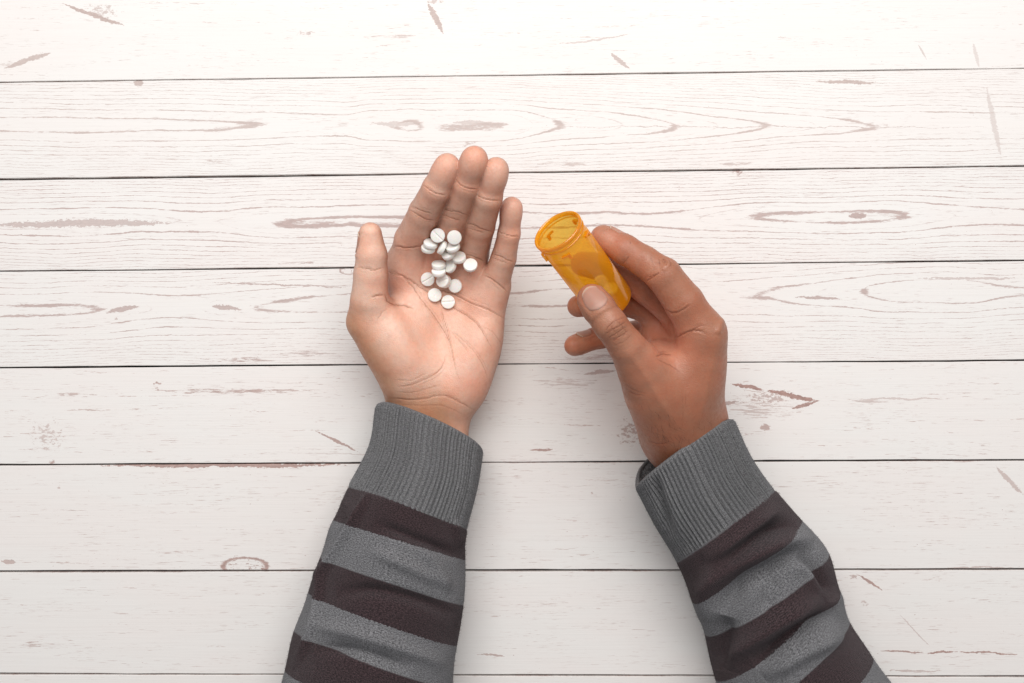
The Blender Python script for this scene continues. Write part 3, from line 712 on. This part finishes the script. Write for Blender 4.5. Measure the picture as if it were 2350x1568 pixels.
mh, th_, bh = new_mat('dark_hair'); bh.inputs['Base Color'].default_value = col(0.02, 0.012, 0.008); bh.inputs['Roughness'].default_value = 0.5
def arm_hair(hand, V, Q, cx, cy, sx, sy, n, flow):
    tree = BVHTree.FromPolygons(V.tolist(), Q.tolist()); VV = []; FF = []
    for _ in range(n):
        px, py = cx+rng.normal(0, sx), cy+rng.normal(0, sy); p0 = W(px, py, 55)
        eye = np.array([0, 0, H]); h = tree.ray_cast(Vector(eye), Vector(unit(p0-eye)))
        if h[0] is None: continue
        p, nn = np.array(h[0]), np.array(h[1])
        if nn[2] < 0: nn = -nn
        tg = unit(np.array([flow[0], flow[1], 0])+rng.normal(0, .35, 3)); tg = unit(tg-(tg@nn)*nn); sd = np.cross(nn, tg); ln = rng.uniform(3, 7); b = len(VV)
        for k in range(5):
            u = k/4; c = p+tg*ln*u+nn*(0.05+1.1*math.sin(u*2.2))+sd*ln*.15*u*u; w = 0.045*(1-u*.8)
            VV += [c-sd*w, c+sd*w]
        for k in range(4): FF.append((b+2*k, b+2*k+1, b+2*k+3, b+2*k+2))
    o = mesh_obj('arm_hair', VV, FF, mh, hand); o['kind'] = 'stuff'
arm_hair(hand_r, RV, RQ, 1510, 1010, 26, 34, 60, (0.55, -0.8))
arm_hair(hand_r, RV, RQ, 1590, 985, 45, 25, 20, (0.3, -0.9))
# ------------------------------------------------------------------ sleeves
def knit(name, dark, grey, rib):
    m, t, b = new_mat(name)
    uv = t.node('ShaderNodeUVMap', uv_map='mm'); sp = t.node('ShaderNodeSeparateXYZ'); t.put(sp.inputs[0], uv.outputs[0])
    u, v = sp.outputs[0], sp.outputs[1]
    wu, wv = (1.25, 0.95)
    cu = t.m('FRACT', t.m('MULTIPLY', u, 1/wu)); tri = t.m('ABSOLUTE', t.m('SUBTRACT', cu, 0.5))
    vs = t.m('ADD', v, t.m('MULTIPLY', tri, 1.4)); cv = t.m('FRACT', t.m('MULTIPLY', vs, 1/wv))
    loop = t.m('MULTIPLY', t.m('SINE', t.m('MULTIPLY', cv, math.pi)), t.m('SINE', t.m('MULTIPLY', t.m('ABSOLUTE', t.m('SUBTRACT', t.m('MULTIPLY', tri, 2.0), 0.0)), math.pi)))
    fib = t.noise(t.comb(t.m('MULTIPLY', u, 1.25), t.m('MULTIPLY', v, 1.7), 0), 1, 3, .75)
    fib2 = t.noise(t.comb(u, v, 3.0), .16, 3, .6)
    at = t.node('ShaderNodeAttribute', attribute_name='band')
    bn = t.m('ADD', at.outputs['Fac'], t.m('MULTIPLY', t.m('SUBTRACT', fib, .5), 0.13))
    odd = t.m('MODULO', bn, 2.0)                                             # 1..2 dark, 2..3 grey
    isd = t.ss(odd, 0.99, 1.01) if not rib else 0.0
    g1 = t.mix(t.ss(fib, 0.32, 0.68), col(*[c*(0.5 if rib else 0.36) for c in grey]), col(*[c*(1.55 if rib else 1.95) for c in grey]))
    d1 = t.mix(t.ss(fib, 0.35, 0.68), col(*[c*0.35 for c in dark]), col(*[c*2.4 for c in dark]))
    c = t.mix(isd, g1, d1)
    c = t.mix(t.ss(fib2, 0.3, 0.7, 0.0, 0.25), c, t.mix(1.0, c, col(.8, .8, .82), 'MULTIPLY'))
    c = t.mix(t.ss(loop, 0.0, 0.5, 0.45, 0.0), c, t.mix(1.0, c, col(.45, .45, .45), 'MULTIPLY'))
    t.put(b.inputs['Base Color'], c)
    b.inputs['Roughness'].default_value = 0.95; b.inputs['Specular IOR Level'].default_value = 0.08
    b.inputs['Sheen Weight'].default_value = 0.16; b.inputs['Sheen Roughness'].default_value = 0.6
    b.inputs['Sheen Tint'].default_value = col(0.7, 0.7, 0.72)
    t.put(b.inputs['Normal'], t.bump(t.m('ADD', t.m('MULTIPLY', loop, 0.8), fib), 0.8, 0.0006))
    return m
KNIT = knit('striped_knit', (0.040, 0.0240, 0.0262), (0.172, 0.170, 0.178), False)
RIBK = knit('ribbed_knit', (0.05, 0.05, 0.05), (0.186, 0.184, 0.189), True)

FUZZ = []
for nm, c_ in (('grey_fibre', (0.19, 0.19, 0.195)), ('brown_fibre', (0.055, 0.036, 0.038))):
    m_, t_, b_ = new_mat(nm); b_.inputs['Base Color'].default_value = col(*c_); b_.inputs['Roughness'].default_value = 1.0; b_.inputs['Specular IOR Level'].default_value = 0.05; FUZZ.append(m_)
def interp(st, v):                                                            # Catmull-Rom over stations
    vs = np.array([s[0] for s in st]); arr = np.array([np.r_[s[1], s[2], s[3], s[4], s[5]] for s in st], float)
    i = int(np.clip(np.searchsorted(vs, v, 'right')-1, 0, len(vs)-2)); t = (v-vs[i])/(vs[i+1]-vs[i])
    g = lambda j: arr[j] if 0 <= j < len(arr) else (2*arr[0]-arr[1] if j < 0 else 2*arr[-1]-arr[-2])
    a, b, c, d = g(i-1), g(i), g(i+1), g(i+2)
    return 0.5*(2*b+(c-a)*t+(2*a-5*b+4*c-d)*t*t+(3*b-a-3*c+d)*t**3)
def tube(st, vlist, nu):
    rows = []
    th = np.linspace(0, 2*np.pi, nu, endpoint=False)
    for v in vlist:
        q = interp(st, v); ztop, zmid, bow = q[4], q[5], q[6]
        q2 = interp(st, v+0.05); q1 = interp(st, v-0.05)
        axd = (W(*((q2[:2]+q2[2:4])/2), zmid)-W(*((q1[:2]+q1[2:4])/2), zmid)); axd /= np.linalg.norm(axd)
        Lw, Rw = W(q[0], q[1], zmid), W(q[2], q[3], zmid); c = (Lw+Rw)/2; e = (Rw-Lw)/2
        cs = np.sign(np.cos(th))*np.abs(np.cos(th))**0.88; sn = np.sign(np.sin(th))*np.abs(np.sin(th))**0.9
        z = np.where(sn > 0, zmid+(ztop-zmid)*sn, zmid+(zmid-1.2)*sn)
        p = c[None]+e[None]*cs[:, None]; p[:, 2] = z
        p = p+axd[None]*(bow*np.where(sn > 0, sn, -0.25*sn))[:, None]
        rows.append(p)
    return np.array(rows), th
def grid_normals(G):
    du = np.roll(G, -1, 1)-np.roll(G, 1, 1); dv = np.gradient(G, axis=0)
    n = np.cross(dv, du); n /= np.linalg.norm(n, axis=2)[:, :, None]+1e-9
    c = G.mean(1, keepdims=True); s = np.sign(((G-c)*n).sum(2).mean()); return n*s
def grid_obj(name, G, mat, parent, band, u_mm, v_mm):
    R, U = G.shape[:2]
    i, j = np.meshgrid(np.arange(R-1), np.arange(U), indexing='ij'); j2 = (j+1) % U
    Q = np.stack([i*U+j, (i+1)*U+j, (i+1)*U+j2, i*U+j2], -1).reshape(-1, 4)
    o = fast_mesh(name, G.reshape(-1, 3), Q, mat, parent)
    me = o.data
    bm = bmesh.new(); bm.from_mesh(me); bmesh.ops.recalc_face_normals(bm, faces=bm.faces); bm.to_mesh(me); bm.free()
    me.polygons.foreach_set('use_smooth', np.ones(len(me.polygons), dtype=bool))
    set_attr(me, 'band', np.asarray(band).reshape(-1))
    lay = me.uv_layers.new(name='mm'); li_ = np.zeros(len(me.loops), np.int32); me.loops.foreach_get('vertex_index', li_)
    uv = np.stack([u_mm.reshape(-1)[li_], v_mm.reshape(-1)[li_]], 1)
    # keep the seam column continuous
    wrap = u_mm.max()*1.0001+ (u_mm[0, 1]-u_mm[0, 0])
    lv = uv.reshape(-1, 4, 2); span = lv[:, :, 0].max(1)-lv[:, :, 0].min(1); bad = span > wrap*0.5
    lv[bad, :, 0] = np.where(lv[bad, :, 0] < wrap*0.5, lv[bad, :, 0]+wrap, lv[bad, :, 0])
    lay.data.foreach_set('uv', lv.reshape(-1).astype(np.float32))
    return o
def make_sleeve(hand, st, folds, vmax, nrib, lip=0.24):
    RS = 10; nu = nrib*RS
    # ribbed cuff: lip rolled inward, then the outside
    vo = np.r_[np.linspace(0.0, 1.03, 62)]
    G, th = tube(st, vo, nu); N = grid_normals(G)
    um = np.tile(np.arange(nu)/nu*170.0, (len(vo), 1))
    vm = np.cumsum(np.r_[0, np.linalg.norm(np.diff(G, axis=0), axis=2).mean(1)])[:, None]*np.ones((1, nu))
    rib = np.abs(np.cos(np.pi*np.arange(nu)/RS+0.2))**0.6*(1+0.10*np.repeat(rng.normal(0, 1, nrib), RS))
    wav = np.interp(th, np.linspace(0, 2*np.pi, 25), np.r_[rng.normal(0, .35, 24), 0]); wav[-nu//24:] *= np.linspace(1, 0, len(wav[-nu//24:]))
    amp = np.clip(np.minimum((vo+0.02)/0.06, (1.06-vo)/0.1), 0, 1)
    G2 = G+N*(1.9*(rib-0.62)[None]*amp[:, None]+wav[None]*np.exp(-vo/.12)[:, None])[:, :, None]
    G2 = apply_folds(G2, N, folds)
    lip_rows = []
    axd = G2[0]-G2[4]; axd /= np.linalg.norm(axd, axis=1)[:, None]+1e-9
    inner = []
    for a in np.linspace(np.pi, 0, 7)[:-1]: inner.append(G2[0]+N[0]*(-0.8+0.8*np.cos(np.pi*0+0)*0)-N[0]*0.8*(1-math.cos(a))/1.0*0.95+axd*0.8*math.sin(a))
    deep = [G2[int(k)]-N[int(k)]*1.7 for k in (22, 16, 10, 6, 3, 1)]
    G3 = np.concatenate([np.array(deep), np.array(inner), G2]); n0 = len(deep)+len(inner)
    um = np.tile(um[0], (len(G3), 1)); vm = np.concatenate([np.repeat((-np.arange(n0, 0, -1)*0.8)[:, None], nu, 1), vm])
    G3[:, :, 2] = np.maximum(G3[:, :, 2], 0.4)
    # the sleeve itself
    vs = np.linspace(0.985, vmax, int(70*(vmax-1)))
    ns = 420
    S, th = tube(st, vs, ns); NS = grid_normals(S)
    S = S+NS*(0.55*np.clip((vs-1.0)/.05, -1, 1)+0.15)[:, None, None]
    lowf = np.zeros((len(vs), ns))
    for q in range(14):
        ku, kv, ph = rng.integers(1, 5), rng.uniform(-5, 5), rng.uniform(0, 6.28); lowf += 0.16*np.sin(ku*th[None]+kv*vs[:, None]+ph)
    S = S+NS*(lowf*0.8)[:, :, None]
    S = apply_folds(S, NS, folds)
    S[:, :, 2] = np.maximum(S[:, :, 2], 0.4)
    us = np.tile(np.arange(ns)/ns*210.0, (len(vs), 1)); vv = np.cumsum(np.r_[0, np.linalg.norm(np.diff(S, axis=0), axis=2).mean(1)])[:, None]*np.ones((1, ns))
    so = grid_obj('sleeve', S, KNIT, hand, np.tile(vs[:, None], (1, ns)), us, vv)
    so['label'] = 'dark brown and grey striped knitted sweater sleeve'
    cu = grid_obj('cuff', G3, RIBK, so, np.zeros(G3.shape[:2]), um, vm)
    cu['label'] = 'grey ribbed knit cuff'
    for part, G_, dark_of in ((so, S, lambda v: int(math.floor(v)) % 2 == 1), (cu, G3[n0:], None)):
        R_, U_ = G_.shape[:2]; NN = grid_normals(G_); cnt = 11000 if part is so else 5000
        ii = rng.integers(1, R_-1, cnt); jj = rng.integers(0, U_, cnt)
        p = G_[ii, jj]+(G_[ii, (jj+1) % U_]-G_[ii, jj])*rng.random((cnt, 1)); nn = NN[ii, jj]
        tg = rng.normal(0, 1, (cnt, 3)); tg -= (tg*nn).sum(1)[:, None]*nn; tg /= np.linalg.norm(tg, axis=1)[:, None]
        sd = np.cross(nn, tg); ln = rng.uniform(.5, 1.5, cnt)[:, None]; w_ = 0.045
        mid = p+nn*ln*.55+tg*ln*.35; tip_ = p+nn*ln*.6+tg*ln*1.0
        VV = np.stack([p-nn*.2-sd*w_, p-nn*.2+sd*w_, mid-sd*w_, mid+sd*w_, tip_-sd*w_*.3, tip_+sd*w_*.3], 1).reshape(-1, 3); VV[:, 2] = np.maximum(VV[:, 2], .4)
        b6 = (np.arange(cnt)*6)[:, None]; QQ = np.concatenate([b6+np.array([0, 1, 3, 2]), b6+np.array([2, 3, 5, 4])])
        fo = fast_mesh('fuzz', VV, QQ, FUZZ[0], part if part is so else so); fo['kind'] = 'stuff'
        fo.data.materials.append(FUZZ[1])
        if dark_of:
            mi = np.array([1 if dark_of(vs[i]) else 0 for i in ii], np.int32); fo.data.polygons.foreach_set('material_index', np.concatenate([mi, mi]))
    return so
def apply_folds(G, N, folds):
    sh = G.shape; V = G.reshape(-1, 3); n = N.reshape(-1, 3); P2 = toP(V); d_ = np.zeros(len(V))
    for pts, amp, sig in folds:
        poly = spline(pts); m = (n[:, 2] > -0.15) & (P2 > poly.min(0)-4*sig).all(1) & (P2 < poly.max(0)+4*sig).all(1)
        ii = np.nonzero(m)[0]
        if len(ii) == 0: continue
        d, a = poly_dist(P2[ii], poly); tp = np.clip(np.minimum(a, 1-a)/0.25, 0, 1)**0.8
        d_[ii] += 2.2*amp*tp*np.exp(-(d/(0.92*sig))**2)*np.clip(n[ii, 2]+.25, 0, 1)
    return (V+n*d_[:, None]).reshape(sh)

# station: band number, left point, right point, top height, middle height, bow
st_l = [(0, (866, 934), (1107, 1036), 46, 22, -9.0), (0.5, (852, 1022), (1094, 1118), 50, 23, -8), (1, (803, 1120), (1069, 1217), 54, 24, -8),
        (2, (768, 1196), (1064, 1286), 58, 25, -8), (3, (738, 1278), (1062, 1388), 60, 26, -8), (4, (712, 1360), (1044, 1480), 62, 27, -9),
        (5, (682, 1447), (1034, 1576), 64, 28, -10), (6, (660, 1534), (1024, 1668), 66, 29, -10), (7, (640, 1615), (1010, 1755), 68, 30, -10), (8, (620, 1700), (1000, 1840), 70, 31, -10)]
z5 = lambda x, y: (642.6+.434*x, 887.4+.434*y)
z6 = lambda x, y: (1438+.4146*x, 918+.4146*y)
folds_l = [(L(z5, (470, 545), (380, 730), (280, 890), (180, 1060)), 2.2, 9), (L(z5, (230, 900), (180, 1250), (70, 1490)), 2.0, 10),
           (L(z5, (330, 620), (290, 760), (250, 900)), -1.6, 14),
           (L(z5, (500, 720), (700, 800), (960, 900)), -2.0, 14), (L(z5, (480, 860), (700, 960), (900, 1060)), 1.6, 18),
           (L(z5, (300, 1090), (500, 1080), (750, 1140), (940, 1210)), -2.2, 16), (L(z5, (160, 1260), (420, 1310), (700, 1400), (880, 1480)), 2.0, 18),
           (L(z5, (180, 1380), (420, 1410), (700, 1500)), -2.2, 16), (L(z5, (740, 830), (840, 980), (900, 1100)), 1.2, 16), (L(z5, (920, 700), (960, 850)), 1.5, 10)]
st_r = [(0, (1461, 1119), (1681, 966), 71, 45, -7.5), (0.5, (1502, 1200), (1718, 1048), 67, 38, -8), (1, (1556, 1291), (1774, 1129), 61, 28, -9),
        (2, (1592, 1380), (1834, 1194), 62, 28, -7), (3, (1622, 1458), (1892, 1268), 64, 29, -6), (4, (1645, 1560), (1916, 1352), 65, 29, -8),
        (5, (1680, 1660), (1942, 1424), 66, 30, -10), (6, (1730, 1760), (1996, 1506), 68, 30, -12), (7, (1790, 1850), (2055, 1590), 70, 31, -12), (8, (1850, 1930), (2110, 1680), 70, 31, -12)]
folds_r = [(L(z6, (420, 880), (560, 800), (720, 700), (850, 590)), 2.4, 20),
           (L(z6, (480, 960), (640, 830), (800, 720), (940, 690)), -4.0, 20),
           (L(z6, (440, 1240), (440, 1050), (540, 930), (700, 850), (880, 790), (1040, 790)), 4.6, 26),
           (L(z6, (520, 1180), (640, 1010), (790, 930), (900, 850), (1060, 850)), -3.6, 20),
           (L(z6, (960, 860), (1040, 920), (1110, 1030), (1150, 1110)), -3.6, 17),
           (L(z6, (880, 940), (990, 930), (1080, 1040), (1170, 1150)), 1.6, 18),
           (L(z6, (820, 960), (790, 1080), (780, 1180)), -1.6, 20),
           (L(z6, (580, 1500), (610, 1390), (760, 1280), (900, 1190), (1080, 1100)), 4.0, 24),
           (L(z6, (500, 1500), (520, 1330), (560, 1200)), -3.5, 26),
           (L(z6, (700, 1460), (860, 1350), (1000, 1260), (1180, 1180)), -4.0, 20),
           (L(z6, (760, 1530), (950, 1400), (1200, 1290)), 3.0, 26),
           (L(z6, (160, 420), (190, 560), (260, 760)), -1.6, 12), (L(z6, (210, 420), (260, 600), (330, 800)), 0.7, 16)]
make_sleeve(hand_l, st_l, folds_l, 8.0, 84)
make_sleeve(hand_r, st_r, folds_r, 8.0, 84)

# ------------------------------------------------------------------ bottle
def amber():
    m, t, b = new_mat('orange_plastic')
    nt = m.node_tree; out = nt.nodes['Material Output']; nt.nodes.remove(b)
    tr = t.node('ShaderNodeBsdfTransparent'); tr.inputs[0].default_value = col(1.0, 0.78, 0.18)
    df = t.node('ShaderNodeBsdfDiffuse'); df.inputs[0].default_value = col(1.0, 0.43, 0.012)
    tl = t.node('ShaderNodeBsdfTranslucent'); tl.inputs[0].default_value = col(1.0, 0.50, 0.02)
    gl = t.node('ShaderNodeBsdfGlossy'); gl.inputs['Roughness'].default_value = 0.10; gl.inputs[0].default_value = col(1, 1, 1)
    a = t.node('ShaderNodeMixShader'); a.inputs[0].default_value = 0.38; t.put(a.inputs[1], df.outputs[0]); t.put(a.inputs[2], tl.outputs[0])
    lw = t.node('ShaderNodeLayerWeight'); lw.inputs[0].default_value = 0.5
    mx = t.node('ShaderNodeMixShader'); t.put(mx.inputs[0], t.ss(lw.outputs['Facing'], 0.1, 1.0, 0.46, 0.85)); t.put(mx.inputs[1], tr.outputs[0]); t.put(mx.inputs[2], a.outputs[0])
    m2 = t.node('ShaderNodeMixShader'); t.put(m2.inputs[0], t.m('ADD', 0.07, t.m('MULTIPLY', t.m('POWER', lw.outputs['Facing'], 4.0), 0.45))); t.put(m2.inputs[1], mx.outputs[0]); t.put(m2.inputs[2], gl.outputs[0])
    nt.links.new(m2.outputs[0], out.inputs[0])
    return m
AMBER = amber()
BB, BM = W(1402, 694, 59), W(1278, 528, 93)
bax = BM-BB; BLEN = float(np.linalg.norm(bax)); bax /= BLEN
bx_ = unit(np.cross(bax, [0, 0, 1])); by_ = np.cross(bax, bx_)
BR = 12.9
bottle = bpy.data.objects.new('pill_bottle', None); C.objects.link(bottle)
rot = Matrix((bx_, by_, bax)).transposed()
bottle.matrix_world = Matrix.Translation(Vector(BB*0.001)) @ rot.to_4x4()
bpy.context.view_layer.update()
tag(bottle, 'open translucent orange plastic pill bottle held tilted by the right hand', 'pill bottle')
def lathe(name, prof, mat, parent, n=96):
    V = []; F = []
    for r, z in prof:
        for i in range(n): a = 2*math.pi*i/n; V.append((r*math.cos(a), r*math.sin(a), z))
    m = len(prof)
    for k in range(m-1):
        for i in range(n): F.append((k*n+i, k*n+(i+1) % n, (k+1)*n+(i+1) % n, (k+1)*n+i))
    if prof[0][0] < 0.2: pass
    return mesh_obj(name, V, F, mat, parent)
Lb = BLEN
# one-skin wall: the shell reads as a single layer of plastic with a rolled rim
lathe('body', [(0.05, 1.2), (9.0, 1.0), (11.2, 0.3), (12.3, 0.35), (12.75, 1.1), (12.85, 3), (12.9, Lb*.5), (BR, Lb-9.5), (BR-.15, Lb-8.8), (BR-.35, Lb-8.2), (BR-.35, Lb-2.2)], AMBER, bottle)
lathe('rim', [(BR-.9, Lb-2.3), (BR-.2, Lb-2.3), (BR+.35, Lb-2.0), (BR+.55, Lb-1.2), (BR+.45, Lb-.4), (BR-.1, Lb), (BR-.7, Lb-.2), (BR-.95, Lb-.9), (BR-.9, Lb-2.3)], AMBER, bottle)
lathe('thread_ring', [(BR-.3, Lb-4.4), (BR+.22, Lb-4.25), (BR+.22, Lb-3.85), (BR-.3, Lb-3.7)], AMBER, bottle)
def lug(a0):
    V = []; F = []; n = 9
    zs = Lb-7.9
    for i in range(n):
        a = a0+math.radians(-10+20*i/(n-1)); lo = zs-(2.2 if i >= n-3 else 0.0); hi = zs+0.9
        for r, z in ((BR-.2, lo), (BR+1.1, lo), (BR+1.1, hi), (BR-.2, hi)): V.append((r*math.cos(a), r*math.sin(a), z))
    for i in range(n-1):
        for k in range(4): F.append((i*4+k, i*4+(k+1) % 4, (i+1)*4+(k+1) % 4, (i+1)*4+k))
    F.append((3, 2, 1, 0)); F.append(tuple((n-1)*4+k for k in range(4)))
    o = mesh_obj('lug', V, F, AMBER, bottle, smooth=False)
    bm = bmesh.new(); bm.from_mesh(o.data); bmesh.ops.recalc_face_normals(bm, faces=bm.faces); bmesh.ops.bevel(bm, geom=bm.edges[:], offset=0.00012, segments=1, affect='EDGES'); bm.to_mesh(o.data); bm.free()
for k in range(5): lug(math.radians(28+72*k))

# ------------------------------------------------------------------ pills
def pill_mat():
    m, t, b = new_mat('white_tablet')
    geo = t.node('ShaderNodeTexCoord'); n = t.noise(geo.outputs['Object'], 1400, 3, .6)
    t.put(b.inputs['Base Color'], t.mix(t.ss(n, .3, .7), col(0.88, 0.86, 0.815), col(0.92, 0.90, 0.865)))
    b.inputs['Roughness'].default_value = 0.6; b.inputs['Specular IOR Level'].default_value = 0.25
    b.inputs['Subsurface Weight'].default_value = 0.1; b.inputs['Subsurface Scale'].default_value = 0.001
    t.put(b.inputs['Normal'], t.bump(n, 0.25, 0.0001)); return m
PILLM = pill_mat(); PR, PT = 3.9, 1.25
def pill_mesh(mark):
    V = []; F = []; n = 64
    rs = np.r_[0.02, np.linspace(0.25, 3.5, 13)]
    def ztop(r): return PT+0.42*(1-(r/3.55)**2)
    prof = [(r, ztop(r)) for r in rs]+[(3.62, PT-.02), (3.80, PT-.2), (PR, PT-.36), (PR, -PT+.36), (3.80, -PT+.2), (3.62, -PT+.02)]+[(r, -ztop(r)) for r in rs[::-1]]
    for k, (r, z) in enumerate(prof):
        for i in range(n):
            a = 2*math.pi*i/n; x, y = r*math.cos(a), r*math.sin(a); zz = z
            if z > PT-.1:
                if mark == 'score': zz -= 0.62*math.exp(-(y/0.32)**2)
                if mark == 'dent': zz -= 0.30*math.exp(-((x+.1)/0.22)**2-((y+.6)/0.6)**2)
            V.append((x, y, zz))
    for k in range(len(prof)-1):
        for i in range(n): F.append((k*n+i, (k+1)*n+i, (k+1)*n+(i+1) % n, k*n+(i+1) % n))
    F.append(tuple(range(n))); F.append(tuple((len(prof)-1)*n+i for i in range(n))[::-1])
    me = bpy.data.meshes.new('pill'); me.from_pydata([(a*.001, b*.001, c*.001) for a, b, c in V], [], F)
    me.polygons.foreach_set('use_smooth', [True]*len(me.polygons)); me.materials.append(PILLM); return me
PM = {k: pill_mesh(k) for k in ('plain', 'score', 'dent')}
hull = np.array([(PR*math.cos(a), PR*math.sin(a), z) for a in np.linspace(0, 2*np.pi, 20, endpoint=False) for z in (-PT+.3, PT-.3)] +
                [(r*math.cos(a), r*math.sin(a), s*(PT+.25)) for r in (0.1, 2.0) for a in np.linspace(0, 2*np.pi, 8, endpoint=False) for s in (-1, 1)])
disk_f = [tuple(range(20)), ]
trees = [BVHTree.FromPolygons(HV.tolist(), HQ.tolist())]
def surf_z(x, y, use):
    z = -1e9
    for t in (trees if use else trees[:1]):
        h = t.ray_cast(Vector((x, y, 300)), Vector((0, 0, -1)))
        if h[0] is not None: z = max(z, h[0].z)
    return z
z8 = lambda x, y: ((1540+x/4.127)*.612, (820+y/4.126)*.612)
def rot_from(nrm, spin):
    n = unit(nrm); u = unit(np.array([1, 0, 0])-n*n[0]); v = np.cross(n, u)
    c, s = math.cos(spin), math.sin(spin)
    return np.stack([u*c+v*s, -u*s+v*c, n], 1)
# (picture point, None = lies on the skin | (direction the face leans to, degrees), score angle, kind, label, extra lift)
PILLS = [
 ((580, 1290), None, 5, 'score', 'scored white pill nearest the wrist, its groove running level'),
 ((370, 1185), None, 0, 'dent', 'white pill with a tiny dent near its middle, second nearest the wrist'),
 ((690, 1040), None, 20, 'plain', 'plain white pill tucked under the right edge of a leaning scored pill'),
 ((265, 938), None, 31, 'score', 'scored white pill lying flat at the left edge of the pile, thumb side'),
 ((925, 722), ((0, 1), 24), 0, 'plain', 'plain white pill farthest right, at the root of the ring finger'),
 ((748, 605), ((-.2, 1), 38), 0, 'plain', 'plain white pill tilted upward, between the rightmost pill and the scored leaning one'),
 ((675, 292), ((.35, -1), 18), 0, 'plain', 'plain white pill topmost on the right, on the middle finger'),
 ((420, 263), ((0, -1), 8), -45, 'score', 'scored white pill at the top of the pile with a slanting groove'),
 ((272, 462), ((.15, 1), 52), 0, 'plain', 'lower of the two stacked white pills below the index finger'),
 ((308, 392), ((.22, 1), 52), 0, 'plain', 'upper of the two stacked white pills below the index finger'),
 ((655, 440), ((-.45, 1), 46), 0, 'plain', 'white pill half hidden behind a leaning scored pill in mid pile'),
 ((585, 545), ((-.55, .6), 44), -48, 'score', 'scored white pill leaning on the one behind it in mid pile'),
 ((488, 450), ((-.85, .42), 74), 0, 'plain', 'white pill standing on its rim in the upper pile'),
 ((612, 735), ((-.9, .35), 42), 0, 'plain', 'plain white pill leaning beside the stacked pair in mid pile'),
 ((432, 828), ((0, 1), 54), 0, 'plain', 'lower of the two stacked white pills in the middle of the palm'),
 ((432, 718), ((0, 1), 56), 0, 'plain', 'upper of the two stacked white pills in the middle of the palm'),
 ((520, 968), ((-.8, .1), 22), 10, 'plain', 'white pill beneath the scored pill in the lower pile, its rim showing'),
 ((500, 960), ((-.75, .1), 26), 10, 'score', 'scored white pill leaning on another in the lower pile, faint groove'),
]
for k, (pp, lean, ang, kind, lab) in enumerate(PILLS):
    px, py = z8(*pp); z = 45.0
    for it in range(4):
        c = W(px, py, z)
        if lean is None:
            pts = np.array([(c[0]+3.2*math.cos(a), c[1]+3.2*math.sin(a), surf_z(c[0]+3.2*math.cos(a), c[1]+3.2*math.sin(a), False)) for a in np.linspace(0, 2*np.pi, 12, endpoint=False)])
            A = np.c_[pts[:, :2]-c[:2], np.ones(12)]; s = np.linalg.lstsq(A, pts[:, 2], rcond=None)[0]; n = unit([-s[0]*.6, -s[1]*.6, 1])
        else:
            d, deg = lean; d = unit(np.array([d[0], d[1], 0.0])); a = math.radians(deg); n = d*math.sin(a)+np.array([0, 0, math.cos(a)])
        R = rot_from(n, math.radians(ang))
        hp = hull@R.T+c
        own = [surf_z(p[0], p[1], False) for p in hp]
        gap = min(p[2]-q for p, q in zip(hp, own))
        z = z-gap-0.25
    # keep clear of the pills already there
    for _ in range(30):
        c = W(px, py, z); hit = False
        me = PM[kind]
        tv = (hull[:40]@R.T+c).tolist()
        fs = [tuple(range(1, 40, 2)), tuple(range(0, 40, 2))]+[(2*i, 2*((i+1) % 20), 2*((i+1) % 20)+1, 2*i+1) for i in range(20)]
        tree = BVHTree.FromPolygons(tv, fs)
        if any(tree.overlap(t2) for t2 in trees[1:]): z += 0.25
        else: break
    trees.append(tree)
    o = bpy.data.objects.new('pill', PM[kind]); C.objects.link(o)
    o.matrix_world = Matrix.Translation(Vector(c*.001)) @ Matrix(R.tolist()).to_4x4()
    tag(o, lab, 'pill', 'white pills')
# pills left at the bottom of the bottle (bottle coordinates)
down = np.array([0, 0, -1.0]); dl = np.array([down@bx_, down@by_]); dl /= np.linalg.norm(dl)
side = np.array([-dl[1], dl[0]])
def in_bottle(du, ds, h, nrm, lab):
    p = BB+bax*h+(bx_*dl[0]+by_*dl[1])*du+(bx_*side[0]+by_*side[1])*ds
    dd = (bx_*dl[0]+by_*dl[1]); sd = (bx_*side[0]+by_*side[1])
    n = unit(dd*nrm[0]+sd*nrm[1]+bax*nrm[2]); R = rot_from(n, 0)
    o = bpy.data.objects.new('pill', PM['plain']); C.objects.link(o)
    o.matrix_world = Matrix.Translation(Vector(p*.001)) @ Matrix(R.tolist()).to_4x4()
    tag(o, lab, 'pill', 'pills left in the orange bottle')
sg = 1.0 if (bx_*side[0]+by_*side[1])[0] > 0 else -1.0
in_bottle(9.6, -3.2*sg, 6.2, (1, -.25*sg, .1), 'pill inside the orange bottle, left of the three seen through its wall')
in_bottle(9.3, 4.2*sg, 8.2, (1, .35*sg, -.1), 'pill inside the orange bottle, middle of the three seen through its wall')
in_bottle(4.2, 5.2*sg, 3.6, (-.35, .2*sg, 1), 'pill inside the orange bottle, right of the three, lying against its base')

if os.environ.get('HANDDBG'):
    for nm, ch, rad in (('index', ri, 5.8), ('middle', rm, 6.4), ('ring', rr_, 6.0), ('pinky', rp, 5), ('thumb', rt, 6.2)):
        for q in ch:
            h = (q-BB)@bax; d = np.linalg.norm((q-BB)-h*bax); print('DBG', nm, 'along', round(h, 1), 'dist', round(d, 1), 'z', round(q[2], 1))
    print('DBG bottle len', BLEN, 'elev', math.degrees(math.asin(bax[2])))
